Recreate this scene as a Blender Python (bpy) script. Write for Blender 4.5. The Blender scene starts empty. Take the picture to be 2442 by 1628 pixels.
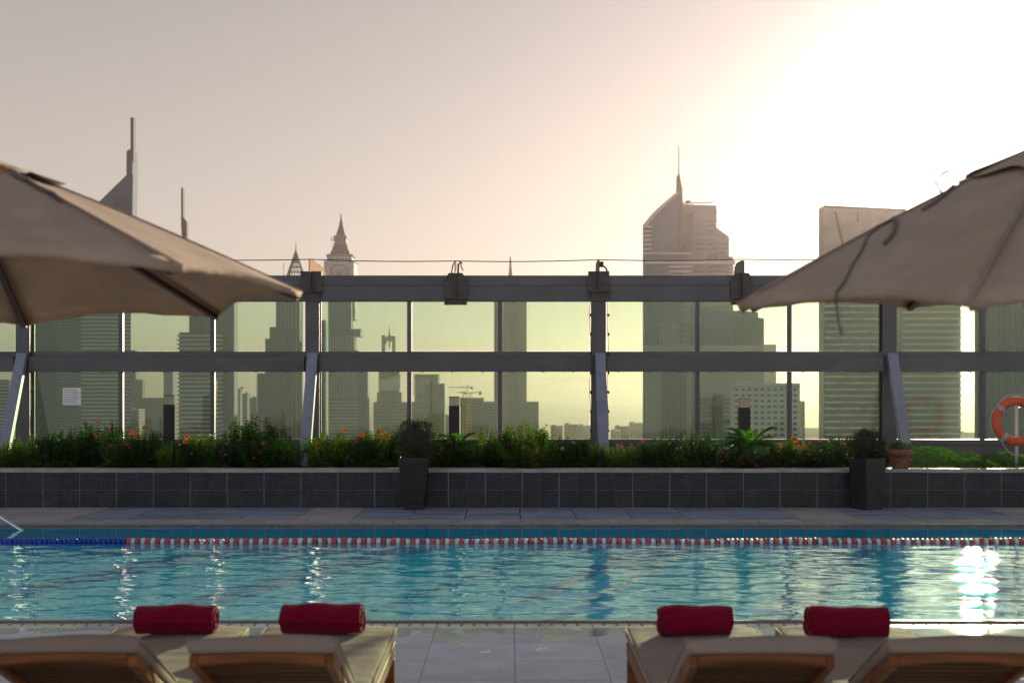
import bpy, math, random
import numpy as np
from mathutils import Vector, Matrix
random.seed(7); rng = np.random.default_rng(7)
S = bpy.context.scene
COL = S.collection

# ------------------------------------------------------------------ camera, sky, sun
F, CX, HY, CH = 3139.0, 1221.0, 935.0, 1.8       # focal length in photo pixels, vanishing point, eye height
cam = bpy.data.objects.new('camera', bpy.data.cameras.new('camera')); COL.objects.link(cam)
cam.location = (0, 0, CH); cam.rotation_euler = (math.radians(90), 0, 0)
cam.data.sensor_width = 36; cam.data.lens = 36*F/2442; cam.data.shift_y = (HY-814)/2442
cam.data.clip_start = 0.1; cam.data.clip_end = 60000
cam.data.dof.use_dof = True; cam.data.dof.focus_distance = 19.0; cam.data.dof.aperture_fstop = 2.5
S.camera = cam
SUN_AZ, SUN_EL = math.radians(19.5), math.radians(8.7)
sd = Vector((math.sin(SUN_AZ)*math.cos(SUN_EL), math.cos(SUN_AZ)*math.cos(SUN_EL), math.sin(SUN_EL)))
W = bpy.data.worlds.new('World'); S.world = W; W.use_nodes = True
nt = W.node_tree; N = nt.nodes; L = nt.links; N.clear()
out = N.new('ShaderNodeOutputWorld'); bg = N.new('ShaderNodeBackground'); L.new(bg.outputs[0], out.inputs[0])
bg.inputs[1].default_value = 0.081
sky = N.new('ShaderNodeTexSky'); sky.sky_type = 'NISHITA'; sky.sun_disc = False
sky.sun_elevation = SUN_EL; sky.sun_rotation = SUN_AZ; sky.altitude = 100
sky.air_density = 1.0; sky.dust_density = 6.0; sky.ozone_density = 2.0
def wmath(op, a, b=None):
    n = N.new('ShaderNodeMath'); n.operation = op
    for i, v in enumerate((a, b)):
        if v is None: continue
        if isinstance(v, (int, float)): n.inputs[i].default_value = v
        else: L.new(v, n.inputs[i])
    return n.outputs[0]
tc = N.new('ShaderNodeTexCoord')
dot = N.new('ShaderNodeVectorMath'); dot.operation = 'DOT_PRODUCT'; L.new(tc.outputs['Generated'], dot.inputs[0]); dot.inputs[1].default_value = sd
ang = wmath('ARCCOSINE', wmath('MINIMUM', dot.outputs['Value'], 0.99999))
g1 = wmath('MULTIPLY', wmath('EXPONENT', wmath('MULTIPLY', wmath('POWER', wmath('DIVIDE', ang, 0.095), 2.0), -1.0)), 10.0)
g2 = wmath('MULTIPLY', wmath('EXPONENT', wmath('MULTIPLY', ang, -2.0)), 1.0)
def wcol(fac, col):
    n = N.new('ShaderNodeVectorMath'); n.operation = 'SCALE'; n.inputs[0].default_value = col; L.new(fac, n.inputs['Scale']); return n.outputs[0]
def wadd(a, b):
    n = N.new('ShaderNodeVectorMath'); n.operation = 'ADD'; L.new(a, n.inputs[0]); L.new(b, n.inputs[1]); return n.outputs[0]
hz = N.new('ShaderNodeVectorMath'); hz.operation = 'MULTIPLY'; L.new(sky.outputs[0], hz.inputs[0]); hz.inputs[1].default_value = (0.018, 0.024, 0.045)
base = N.new('ShaderNodeVectorMath'); base.operation = 'ADD'; L.new(hz.outputs[0], base.inputs[0]); base.inputs[1].default_value = (0.45, 0.50, 0.62)
tot = wadd(wadd(base.outputs[0], wcol(g1, (1.0, 0.90, 0.80))), wcol(g2, (0.12, 0.03, 0.0)))
sepd = N.new('ShaderNodeSeparateXYZ'); L.new(tc.outputs['Generated'], sepd.inputs[0])
hor = wmath('EXPONENT', wmath('MULTIPLY', wmath('ABSOLUTE', sepd.outputs[2]), -5.0))     # warm brightening towards the horizon
mid = wmath('EXPONENT', wmath('MULTIPLY', wmath('ABSOLUTE', sepd.outputs[2]), -1.5))
tot = wadd(wadd(tot, wcol(hor, (2.75, 2.32, 1.62))), wcol(mid, (1.36, 1.21, 1.13)))
back = wmath('MAXIMUM', wmath('MULTIPLY', wmath('ADD', wmath('MULTIPLY', dot.outputs['Value'], -1.0), 0.75), 0.6), 0.0)
tot = wadd(tot, wcol(back, (0.45, 0.62, 1.05)))     # cooler sky away from the sun
L.new(tot, bg.inputs[0])
sun = bpy.data.objects.new('sun', bpy.data.lights.new('sun', 'SUN')); COL.objects.link(sun)
sun.data.energy = 5.0; sun.data.angle = math.radians(0.5); sun.data.color = (1.0, 0.82, 0.62)
sun.rotation_euler = (-sd).to_track_quat('-Z', 'Y').to_euler(); sun.location = sd*200
S.view_settings.view_transform = 'Standard'; S.view_settings.look = 'None'; S.view_settings.exposure = 1.5
S.view_settings.gamma = 1.0; S.view_settings.use_curve_mapping = False
S.render.engine = 'CYCLES'
cy = S.cycles
cy.use_denoising = True; cy.max_bounces = 8; cy.diffuse_bounces = 3; cy.glossy_bounces = 4; cy.transmission_bounces = 4
cy.transparent_max_bounces = 16; cy.volume_bounces = 2; cy.sample_clamp_indirect = 3.5; cy.caustics_reflective = False; cy.caustics_refractive = False

# ------------------------------------------------------------------ helpers
def at(px, py, d): return ((px-CX)*d/F, d, CH-(py-HY)*d/F)
def AX(px, d): return (px-CX)*d/F
def AZ(py, d): return CH-(py-HY)*d/F

class MB:
    def __init__(s): s.v = []; s.f = []
    def add(s, vs, fs):
        o = len(s.v); s.v += [tuple(v) for v in vs]; s.f += [tuple(i+o for i in f) for f in fs]; return s
    def box(s, x0, x1, y0, y1, z0, z1):
        return s.add([(x0,y0,z0),(x1,y0,z0),(x1,y1,z0),(x0,y1,z0),(x0,y0,z1),(x1,y0,z1),(x1,y1,z1),(x0,y1,z1)],
                     [(0,3,2,1),(4,5,6,7),(0,1,5,4),(1,2,6,5),(2,3,7,6),(3,0,4,7)])
    def hexa(s, p):   # 8 points: bottom 4, top 4
        return s.add(p, [(0,3,2,1),(4,5,6,7),(0,1,5,4),(1,2,6,5),(2,3,7,6),(3,0,4,7)])
    def prism(s, poly, y0, y1):   # polygon in x,z (counter-clockwise seen from -y)
        n = len(poly)
        return s.add([(x,y0,z) for x,z in poly]+[(x,y1,z) for x,z in poly],
                     [tuple(range(n)), tuple(range(2*n-1, n-1, -1))]+[(i, i+n, (i+1)%n+n, (i+1)%n) for i in range(n)])
    def loft(s, rings, cap=True):
        n = len(rings[0]); vs = [p for r in rings for p in r]; fs = []
        for k in range(len(rings)-1):
            for i in range(n):
                j = (i+1) % n; fs.append((k*n+i, k*n+j, (k+1)*n+j, (k+1)*n+i))
        if cap: fs.append(tuple(range(n-1, -1, -1))); fs.append(tuple(range((len(rings)-1)*n, len(rings)*n)))
        return s.add(vs, fs)
    def tube(s, pts, r, n=8):
        pts = [Vector(p) for p in pts]; rings = []; rr = r if isinstance(r, (list, tuple)) else [r]*len(pts)
        up = Vector((0.13, 0.2, 0.97))
        for i, p in enumerate(pts):
            t = (pts[min(i+1, len(pts)-1)]-pts[max(i-1, 0)]).normalized()
            a = t.cross(up)
            if a.length < 1e-3: a = t.cross(Vector((1,0,0)))
            a.normalize(); b = t.cross(a)
            rings.append([p+(a*math.cos(2*math.pi*k/n)+b*math.sin(2*math.pi*k/n))*rr[i] for k in range(n)])
        return s.loft(rings)
    def lathe(s, prof, n=20, axis='z', c=(0,0,0)):
        rings = []
        for r, h in prof:
            ring = []
            for k in range(n):
                a = 2*math.pi*k/n; u, v = r*math.cos(a), r*math.sin(a)
                ring.append((c[0]+u, c[1]+v, c[2]+h) if axis == 'z' else (c[0]+h, c[1]+u, c[2]+v))
            rings.append(ring)
        return s.loft(rings)
    def mesh(s, name):
        me = bpy.data.meshes.new(name); me.from_pydata(s.v, [], s.f); me.update(); return me
    def build(s, name, m, parent=None, smooth=False, bevel=0, seg=2, loc=None):
        me = s.mesh(name); me.materials.append(m)
        o = bpy.data.objects.new(name, me); COL.objects.link(o)
        if loc: o.location = loc
        if parent: o.parent = parent
        if smooth: me.polygons.foreach_set('use_smooth', [True]*len(me.polygons))
        if bevel:
            b = o.modifiers.new('bevel', 'BEVEL'); b.width = bevel; b.segments = seg; b.limit_method = 'ANGLE'; b.angle_limit = math.radians(40)
        return o
def thing(name, label, cat, loc=(0,0,0), group=None, rz=0):
    o = bpy.data.objects.new(name, None); COL.objects.link(o); o.location = loc; o.rotation_euler = (0,0,rz)
    o.empty_display_size = 0.1
    return tag(o, label, cat, group)
def tag(o, label, cat, group=None):
    o['label'] = label; o['category'] = cat
    if group: o['group'] = group
    return o
def struct(o, label=None):
    o['kind'] = 'structure'
    if label: o['label'] = label
    return o
def stuff(o, label=None, cat=None):
    o['kind'] = 'stuff'
    if label: o['label'] = label
    if cat: o['category'] = cat
    return o
def inst(name, me, parent=None, loc=(0,0,0), rot=None, sc=None):
    o = bpy.data.objects.new(name, me); COL.objects.link(o); o.location = loc
    if parent: o.parent = parent
    if rot: o.rotation_euler = rot
    if sc: o.scale = sc if isinstance(sc, tuple) else (sc, sc, sc)
    return o
def copy_tree(o, parent=None):
    c = o.copy(); COL.objects.link(c); c.parent = parent
    for ch in list(o.children): copy_tree(ch, c)
    return c

# ------------------------------------------------------------------ materials
def mat(name, col, rough=0.7, metal=0.0, var=0.15, scale=6.0, bump=0.0, bscale=80.0, rand=0.0, stretch=(1,1,1),
        spec=0.5, trans=0.0, speck=0.0, spscale=220.0, stain=None, stamt=0.0, stscale=1.5, sheen=0.0, coat=0.0, world=False):
    m = bpy.data.materials.new(name); m.use_nodes = True
    n = m.node_tree.nodes; l = m.node_tree.links; p = n['Principled BSDF']; mo = n['Material Output']
    p.inputs['Roughness'].default_value = rough; p.inputs['Metallic'].default_value = metal
    p.inputs['Specular IOR Level'].default_value = spec
    p.inputs['Coat Weight'].default_value = coat
    if sheen: p.inputs['Sheen Weight'].default_value = sheen; p.inputs['Sheen Roughness'].default_value = 0.4; p.inputs['Sheen Tint'].default_value = (1, 0.6, 0.65, 1)
    t = n.new('ShaderNodeTexCoord'); mp = n.new('ShaderNodeMapping'); mp.inputs['Scale'].default_value = stretch
    if world:
        g = n.new('ShaderNodeNewGeometry'); l.new(g.outputs['Position'], mp.inputs[0])
    else: l.new(t.outputs['Object'], mp.inputs[0])
    oi = n.new('ShaderNodeObjectInfo')
    off = n.new('ShaderNodeVectorMath'); off.operation = 'ADD'; l.new(mp.outputs[0], off.inputs[0])
    if not world:
        sc_ = n.new('ShaderNodeMath'); sc_.operation = 'MULTIPLY'; sc_.inputs[1].default_value = 37.0; l.new(oi.outputs['Random'], sc_.inputs[0]); l.new(sc_.outputs[0], off.inputs[1])
    vec = off.outputs[0]
    ns = n.new('ShaderNodeTexNoise'); ns.inputs['Scale'].default_value = scale; ns.inputs['Detail'].default_value = 6; l.new(vec, ns.inputs['Vector'])
    mr = n.new('ShaderNodeMapRange'); mr.inputs[1].default_value = 0.3; mr.inputs[2].default_value = 0.7; mr.inputs[3].default_value = 1-var; mr.inputs[4].default_value = 1+var
    l.new(ns.outputs['Fac'], mr.inputs[0]); fac = mr.outputs[0]
    def mul(a, b):
        x = n.new('ShaderNodeMath'); x.operation = 'MULTIPLY'; l.new(a, x.inputs[0]); l.new(b, x.inputs[1]); return x.outputs[0]
    if rand:
        r2 = n.new('ShaderNodeMapRange'); r2.inputs[3].default_value = 1-rand; r2.inputs[4].default_value = 1+rand; l.new(oi.outputs['Random'], r2.inputs[0]); fac = mul(fac, r2.outputs[0])
    if speck:
        s2 = n.new('ShaderNodeTexNoise'); s2.inputs['Scale'].default_value = spscale; s2.inputs['Detail'].default_value = 2; l.new(vec, s2.inputs['Vector'])
        r3 = n.new('ShaderNodeMapRange'); r3.inputs[1].default_value = 0.35; r3.inputs[2].default_value = 0.74; r3.inputs[3].default_value = 1-speck; r3.inputs[4].default_value = 1+speck*1.6
        l.new(s2.outputs['Fac'], r3.inputs[0]); fac = mul(fac, r3.outputs[0])
    cm = n.new('ShaderNodeVectorMath'); cm.operation = 'SCALE'; cm.inputs[0].default_value = col; l.new(fac, cm.inputs['Scale']); cout = cm.outputs[0]
    if stain:
        s3 = n.new('ShaderNodeTexNoise'); s3.inputs['Scale'].default_value = stscale; s3.inputs['Detail'].default_value = 5; s3.inputs['Roughness'].default_value = 0.65; l.new(vec, s3.inputs['Vector'])
        r4 = n.new('ShaderNodeMapRange'); r4.inputs[1].default_value = 0.5; r4.inputs[2].default_value = 0.66; r4.inputs[4].default_value = stamt; l.new(s3.outputs['Fac'], r4.inputs[0])
        mx = n.new('ShaderNodeMixRGB'); l.new(r4.outputs[0], mx.inputs[0]); l.new(cout, mx.inputs[1]); mx.inputs[2].default_value = (*stain, 1); cout = mx.outputs[0]
    l.new(cout, p.inputs['Base Color'])
    if bump:
        b = n.new('ShaderNodeBump'); b.inputs['Strength'].default_value = bump; b.inputs['Distance'].default_value = 0.004
        s4 = n.new('ShaderNodeTexNoise'); s4.inputs['Scale'].default_value = bscale; s4.inputs['Detail'].default_value = 4; l.new(vec, s4.inputs['Vector'])
        l.new(s4.outputs['Fac'], b.inputs['Height']); l.new(b.outputs[0], p.inputs['Normal'])
    if trans:
        tr = n.new('ShaderNodeBsdfTranslucent'); l.new(cout, tr.inputs[0]); ms = n.new('ShaderNodeMixShader'); ms.inputs[0].default_value = trans
        l.new(p.outputs[0], ms.inputs[1]); l.new(tr.outputs[0], ms.inputs[2]); l.new(ms.outputs[0], mo.inputs[0])
    m['p'] = 1
    return m

M = {}
M['steel'] = mat('painted_steel', (0.095, 0.092, 0.096), 0.5, 0.0, 0.2, 3, 0.3, 60, 0.08, stretch=(0.4,1,1), stain=(0.09,0.075,0.065), stamt=0.5, stscale=2.5)
M['steel_light'] = mat('painted_steel_pale', (0.23, 0.24, 0.30), 0.45, 0.0, 0.2, 4, 0.3, 60, stain=(0.12,0.12,0.13), stamt=0.6, stscale=4)
M['bracket'] = mat('weathered_bracket_steel', (0.075, 0.068, 0.062), 0.55, 0.3, 0.3, 8, 0.4, 90, stain=(0.12,0.06,0.03), stamt=0.5, stscale=6)
M['fin'] = mat('sunlit_fin', (0.34, 0.22, 0.12), 0.95, 0.0, 0.3, 14, 0.3, 90, stretch=(1,1,0.2), spec=0.03)  # sunlit orange put into the colour of fins seen from their lit side
M['bolt'] = mat('bolt_steel', (0.02, 0.02, 0.02), 0.6)
M['granite'] = mat('dark_granite', (0.010, 0.013, 0.020), 0.5, 0, 0.3, 5, 0.0, 80, 0.3, speck=1.0, spscale=34, stain=(0.05,0.045,0.045), stamt=0.35, stscale=2.5)
M['grout'] = mat('pale_grout', (0.40, 0.39, 0.40), 0.9, 0, 0.3, 20)
M['grout_dark'] = mat('dark_grout', (0.05, 0.05, 0.055), 0.9, 0, 0.3, 20)
M['coping'] = mat('pale_coping_stone', (0.36, 0.32, 0.31), 0.6, 0, 0.18, 4, 0.3, 60, 0.10, speck=0.15, spscale=150, stain=(0.22,0.14,0.09), stamt=0.45, stscale=1.8)
M['soil'] = mat('planter_soil', (0.035, 0.022, 0.014), 0.95, 0, 0.5, 12, 1.0, 30)
M['canvas'] = mat('beige_canvas', (0.45, 0.345, 0.26), 0.95, 0, 0.10, 5, 1.0, 13, 0.03, trans=0.20, stain=(0.37,0.28,0.20), stamt=0.5, stscale=1.3, spec=0.1)
M['cord'] = mat('dark_cord', (0.16, 0.13, 0.115), 0.9)
M['darkwood'] = mat('dark_stained_wood', (0.045, 0.018, 0.010), 0.45, 0, 0.35, 6, 0.3, 60, stretch=(1,1,1))
M['teak'] = mat('oiled_teak', (0.19, 0.062, 0.015), 0.5, 0, 0.35, 5, 0.4, 40, 0.12, stretch=(0.5, 6, 6), spec=0.25)
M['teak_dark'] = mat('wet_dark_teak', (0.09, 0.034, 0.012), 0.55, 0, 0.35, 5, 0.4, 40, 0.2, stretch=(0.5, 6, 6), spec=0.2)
M['cushion'] = mat('taupe_cushion_fabric', (0.29, 0.225, 0.18), 0.95, 0, 0.08, 5, 0.5, 300, 0.03, spec=0.15, sheen=0.0)
M['towel'] = mat('crimson_terry', (0.24, 0.004, 0.030), 1.0, 0, 0.25, 60, 1.0, 260, 0.06, spec=0.1, sheen=0.15)
M['blackpot'] = mat('black_planter', (0.009, 0.008, 0.009), 0.5, 0, 0.4, 4, 0.3, 40, stain=(0.03,0.028,0.028), stamt=0.5, stscale=4)
M['terracotta'] = mat('terracotta', (0.26, 0.095, 0.055), 0.85, 0, 0.35, 10, 0.8, 50, stain=(0.13,0.06,0.045), stamt=0.6, stscale=9)
M['lamp_black'] = mat('black_bollard', (0.008, 0.007, 0.007), 0.55)
M['lamp_glass'] = mat('bollard_diffuser', (0.55, 0.50, 0.42), 0.4, trans=0.6)
M['chrome'] = mat('stainless_tube', (0.62, 0.65, 0.68), 0.18, 1.0, 0.05)
M['buoy'] = mat('lifebuoy_orange', (0.62, 0.085, 0.025), 0.55, 0, 0.18, 9, stain=(0.35,0.07,0.04), stamt=0.4, stscale=6)
M['white'] = mat('white_plastic', (0.62, 0.62, 0.66), 0.5, 0, 0.12, 9)
M['silver'] = mat('silver_tape', (0.34, 0.34, 0.36), 0.5)
M['rope'] = mat('pale_rope', (0.40, 0.38, 0.33), 0.9)
M['float_blue'] = mat('blue_float', (0.008, 0.035, 0.36), 0.35, 0, 0.15, 9, rand=0.15)
M['float_white'] = mat('white_float', (0.60, 0.62, 0.64), 0.35, 0, 0.12, 9, rand=0.08)
M['float_red'] = mat('orange_float', (0.52, 0.055, 0.02), 0.35, 0, 0.15, 9, rand=0.25)
M['edge_brown'] = mat('brown_edge_tile', (0.13, 0.09, 0.07), 0.5, 0, 0.25, 6, 0.2, 60, 0.12, coat=0.05)
M['grate'] = mat('pale_drain_grating', (0.42, 0.41, 0.38), 0.35, 0, 0.15, 10, rand=0.1, coat=0.3)
M['channel'] = mat('drain_channel', (0.012, 0.013, 0.016), 0.8)
M['leaf'] = None

def deck_mat():
    m = mat('grey_granite_paving', (0.56, 0.555, 0.56), 0.85, 0, 0.10, 3, 0.4, 90, 0.07, speck=0.22, spscale=150, stain=(0.42,0.41,0.42), stamt=0.45, stscale=1.6, spec=0.2)
    n = m.node_tree.nodes; l = m.node_tree.links; p = n['Principled BSDF']
    g = n.new('ShaderNodeNewGeometry'); mp = n.new('ShaderNodeMapping'); mp.inputs['Scale'].default_value = (1.0, 1.0, 1.0); l.new(g.outputs['Position'], mp.inputs[0])
    ns = n.new('ShaderNodeTexNoise'); ns.inputs['Scale'].default_value = 1.7; ns.inputs['Detail'].default_value = 7; ns.inputs['Roughness'].default_value = 0.6; ns.inputs['Distortion'].default_value = 0.4; l.new(mp.outputs[0], ns.inputs['Vector'])
    sx = n.new('ShaderNodeSeparateXYZ'); l.new(g.outputs['Position'], sx.inputs[0])
    def mrange(src, a, b, c, d):
        x = n.new('ShaderNodeMapRange'); x.inputs[1].default_value = a; x.inputs[2].default_value = b; x.inputs[3].default_value = c; x.inputs[4].default_value = d; l.new(src, x.inputs[0]); return x.outputs[0]
    def mm(op, a, b):
        x = n.new('ShaderNodeMath'); x.operation = op
        for i, v in enumerate((a, b)):
            if isinstance(v, float): x.inputs[i].default_value = v
            else: l.new(v, x.inputs[i])
        return x.outputs[0]
    near = mm('MULTIPLY', mrange(sx.outputs[1], 9.2, 10.0, 0.0, 0.28), mrange(sx.outputs[1], 10.5, 12.0, 1.0, 0.0))
    right = mm('MULTIPLY', mrange(sx.outputs[0], 1.4, 3.4, 0.0, 0.10), mrange(sx.outputs[1], 8.9, 9.8, 0.0, 1.0))
    farw = mm('MULTIPLY', mrange(sx.outputs[1], 19.0, 18.3, 0.0, 0.10), mrange(sx.outputs[1], 17.0, 17.5, 0.0, 1.0))
    v = mm('ADD', ns.outputs['Fac'], mm('ADD', near, mm('ADD', right, farw)))
    wet = mrange(v, 0.66, 0.675, 0.0, 1.0)
    l.new(mrange(wet, 0, 1, 0.85, 0.06), p.inputs['Roughness']); l.new(mrange(wet, 0, 1, 0.2, 0.9), p.inputs['Specular IOR Level'])
    base = p.inputs['Base Color'].links[0].from_socket
    mx = n.new('ShaderNodeMixRGB'); mx.blend_type = 'MULTIPLY'; l.new(wet, mx.inputs[0]); l.new(base, mx.inputs[1]); mx.inputs[2].default_value = (0.55,0.6,0.6,1); l.new(mx.outputs[0], p.inputs['Base Color'])
    b = [x for x in n if x.type == 'BUMP'][0]; l.new(mrange(wet, 0, 1, 0.4, 0.05), b.inputs['Strength'])
    return m
M['deck'] = deck_mat()
M['deck_light'] = mat('buff_paving', (0.32, 0.28, 0.265), 0.7, 0, 0.12, 3, 0.4, 90, 0.10, speck=0.2, spscale=150)
M['deck_far'] = mat('wet_blue_grey_paving', (0.20, 0.23, 0.275), 0.6, 0, 0.18, 3, 0.4, 70, 0.12, speck=0.2, spscale=120, stain=(0.09,0.10,0.125), stamt=0.7, stscale=2.2, stretch=(0.5,1.4,1))

def glass_mat(name='tinted_glass', tint=(0.77, 0.885, 0.76)):
    m = bpy.data.materials.new(name); m.use_nodes = True; n = m.node_tree.nodes; l = m.node_tree.links; n.clear()
    o = n.new('ShaderNodeOutputMaterial'); t = n.new('ShaderNodeBsdfTransparent'); t.inputs[0].default_value = (*tint, 1)
    g = n.new('ShaderNodeBsdfGlossy'); g.inputs['Roughness'].default_value = 0.0; g.inputs[0].default_value = (0.9, 1, 0.95, 1)
    fr = n.new('ShaderNodeFresnel'); fr.inputs[0].default_value = 1.36
    mx = n.new('ShaderNodeMixShader'); l.new(fr.outputs[0], mx.inputs[0]); l.new(t.outputs[0], mx.inputs[1]); l.new(g.outputs[0], mx.inputs[2])
    d = n.new('ShaderNodeBsdfDiffuse'); d.inputs[0].default_value = (0.5, 0.48, 0.44, 1)
    tcd = n.new('ShaderNodeNewGeometry'); mp = n.new('ShaderNodeMapping'); mp.inputs['Scale'].default_value = (5, 5, 0.7); l.new(tcd.outputs['Position'], mp.inputs[0])
    ns = n.new('ShaderNodeTexNoise'); ns.inputs['Scale'].default_value = 2; ns.inputs['Detail'].default_value = 8; l.new(mp.outputs[0], ns.inputs['Vector'])
    r = n.new('ShaderNodeMapRange'); r.inputs[1].default_value = 0.35; r.inputs[2].default_value = 0.75; r.inputs[3].default_value = 0.002; r.inputs[4].default_value = 0.02; l.new(ns.outputs['Fac'], r.inputs[0])
    m2 = n.new('ShaderNodeMixShader'); l.new(r.outputs[0], m2.inputs[0]); l.new(mx.outputs[0], m2.inputs[1]); l.new(d.outputs[0], m2.inputs[2])
    l.new(m2.outputs[0], o.inputs[0]); return m
M['glass'] = glass_mat()

def water_mat():
    m = bpy.data.materials.new('pool_water'); m.use_nodes = True; n = m.node_tree.nodes; l = m.node_tree.links; p = n['Principled BSDF']
    p.inputs['Base Color'].default_value = (0.001, 0.34, 0.54, 1); p.inputs['Roughness'].default_value = 0.0; p.inputs['IOR'].default_value = 1.85
    g = n.new('ShaderNodeNewGeometry'); mp = n.new('ShaderNodeMapping'); mp.inputs['Scale'].default_value = (4.5, 11, 1); mp.inputs['Rotation'].default_value = (0,0,0.12); l.new(g.outputs['Position'], mp.inputs[0])
    ns = n.new('ShaderNodeTexNoise'); ns.inputs['Scale'].default_value = 1.6; ns.inputs['Detail'].default_value = 3; ns.inputs['Distortion'].default_value = 0.6; l.new(mp.outputs[0], ns.inputs['Vector'])
    sx = n.new('ShaderNodeSeparateXYZ'); l.new(g.outputs['Position'], sx.inputs[0])
    r = n.new('ShaderNodeMapRange'); r.inputs[1].default_value = 15.7; r.inputs[2].default_value = 15.9; r.inputs[3].default_value = 1.0; r.inputs[4].default_value = 0.12; l.new(sx.outputs[1], r.inputs[0])
    b = n.new('ShaderNodeBump'); b.inputs['Distance'].default_value = 0.0025; l.new(r.outputs[0], b.inputs['Strength']); l.new(ns.outputs['Fac'], b.inputs['Height']); l.new(b.outputs[0], p.inputs['Normal'])
    return m
M['water'] = water_mat()

def leaf_mat(name, a, b, trans=0.38):
    m = bpy.data.materials.new(name); m.use_nodes = True; n = m.node_tree.nodes; l = m.node_tree.links; p = n['Principled BSDF']; mo = n['Material Output']
    g = n.new('ShaderNodeNewGeometry'); r = n.new('ShaderNodeValToRGB'); r.color_ramp.elements[0].color = (*a, 1); r.color_ramp.elements[1].color = (*b, 1)
    l.new(g.outputs['Random Per Island'], r.inputs[0]); l.new(r.outputs[0], p.inputs['Base Color']); p.inputs['Roughness'].default_value = 0.5; p.inputs['Specular IOR Level'].default_value = 0.3
    t = n.new('ShaderNodeBsdfTranslucent'); sc = n.new('ShaderNodeMixRGB'); sc.blend_type = 'MULTIPLY'; sc.inputs[0].default_value = 1; l.new(r.outputs[0], sc.inputs[1]); sc.inputs[2].default_value = (1.6, 1.7, 0.5, 1); l.new(sc.outputs[0], t.inputs[0])
    ms = n.new('ShaderNodeMixShader'); ms.inputs[0].default_value = trans; l.new(p.outputs[0], ms.inputs[1]); l.new(t.outputs[0], ms.inputs[2]); l.new(ms.outputs[0], mo.inputs[0])
    return m
M['leaf'] = leaf_mat('green_leaf', (0.018, 0.062, 0.018), (0.075, 0.155, 0.04))
M['leaf_yellow'] = leaf_mat('yellow_green_leaf', (0.06, 0.13, 0.015), (0.20, 0.27, 0.04))
M['leaf_dark'] = leaf_mat('dark_box_leaf', (0.012, 0.028, 0.014), (0.035, 0.055, 0.028), 0.15)
M['leaf_grass'] = leaf_mat('bright_groundcover_leaf', (0.03, 0.10, 0.012), (0.11, 0.24, 0.03))
M['frond'] = leaf_mat('palm_leaf', (0.03, 0.10, 0.02), (0.08, 0.19, 0.03), 0.4)
M['stem'] = mat('plant_stem', (0.06, 0.07, 0.03), 0.8)
M['twig'] = mat('woody_twig', (0.06, 0.04, 0.03), 0.9)
M['pink'] = mat('magenta_petal', (0.42, 0.012, 0.12), 0.7, var=0.1, trans=0.3, rand=0.3)
M['orange'] = mat('marigold_petal', (0.85, 0.24, 0.01), 0.7, var=0.2, scale=60, trans=0.2)
M['whitef'] = mat('white_petal', (0.75, 0.75, 0.8), 0.7, trans=0.3)

# ------------------------------------------------------------------ setting
GZ = -120.0
o = MB().box(-5900, 5900, -55, 13900, GZ-0.5, GZ).build('city_ground', mat('city_ground', (0.20, 0.17, 0.14), 0.95, 0, 0.4, 0.004, world=True)); struct(o)
o = MB().box(-16, 16, -12, 24.2, GZ, -2.0).box(-16, 16, -12, 10.05, -2.0, -0.05).box(-16, 16, 18.15, 24.2, -2.0, -0.05).box(-16, -14, 10.05, 18.15, -2.0, -0.05).box(14, 16, 10.05, 18.15, -2.0, -0.05).build('terrace_slab', M['grout_dark']); struct(o)

# near and far paving, each flag an object
TS = 0.6
flag = MB().box(-0.2982, 0.2982, -0.2982, 0.2982, -0.045, 0).mesh('paving_flag'); flag.materials.append(M['deck'])
deck = bpy.data.objects.new('pool_deck', None); COL.objects.link(deck); struct(deck)
x_off = AX(1227, 10.06)
for r in range(14):
    for c in range(-13, 14):
        y = 10.055-TS*(r+0.5)
        if abs(c*TS) > 4.6 and r > 5: continue
        if abs(c*TS) > 6.2: continue
        inst('paving_flag', flag, deck, (x_off+TS*(c+0.5), y, random.uniform(-0.0012, 0.0012)), (random.uniform(-.0015,.0015), random.uniform(-.0015,.0015), 0))
o = MB().box(-16, 16, -12, 1.6, -0.045, -0.002).box(-16, -8.2, 1.6, 10.055, -0.045, -0.002).box(8.2, 16, 1.6, 10.055, -0.045, -0.002).build('deck_surface', M['deck'], deck)
fdeck = bpy.data.objects.new('far_deck', None); COL.objects.link(fdeck); struct(fdeck)
ff = [MB().box(-0.394, 0.394, -0.292, 0.292, -0.045, 0).mesh('paving_flag') for _ in range(2)]
ff[0].materials.append(M['deck_far']); ff[1].materials.append(M['deck_light'])
for r in range(4):
    for c in range(-14, 15):
        y = 18.65+TS*(r+0.5)
        if y > 20.8: continue
        lt = (c in (-10, -9, -4, 5, 9)) and r < 4
        o = inst('paving_flag', ff[1 if lt else 0], fdeck, (0.8*(c+0.5)+0.12, y, random.uniform(-0.002, 0.002)))
cp = MB().box(-0.147, 0.147, -0.215, 0.215, -0.045, 0.0).mesh('coping_tile'); cp.materials.append(M['deck_light'])
for c in range(-45, 46):
    inst('coping_tile', cp, fdeck, (0.3*c, 18.425, random.uniform(-0.002, 0.004)))

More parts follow.
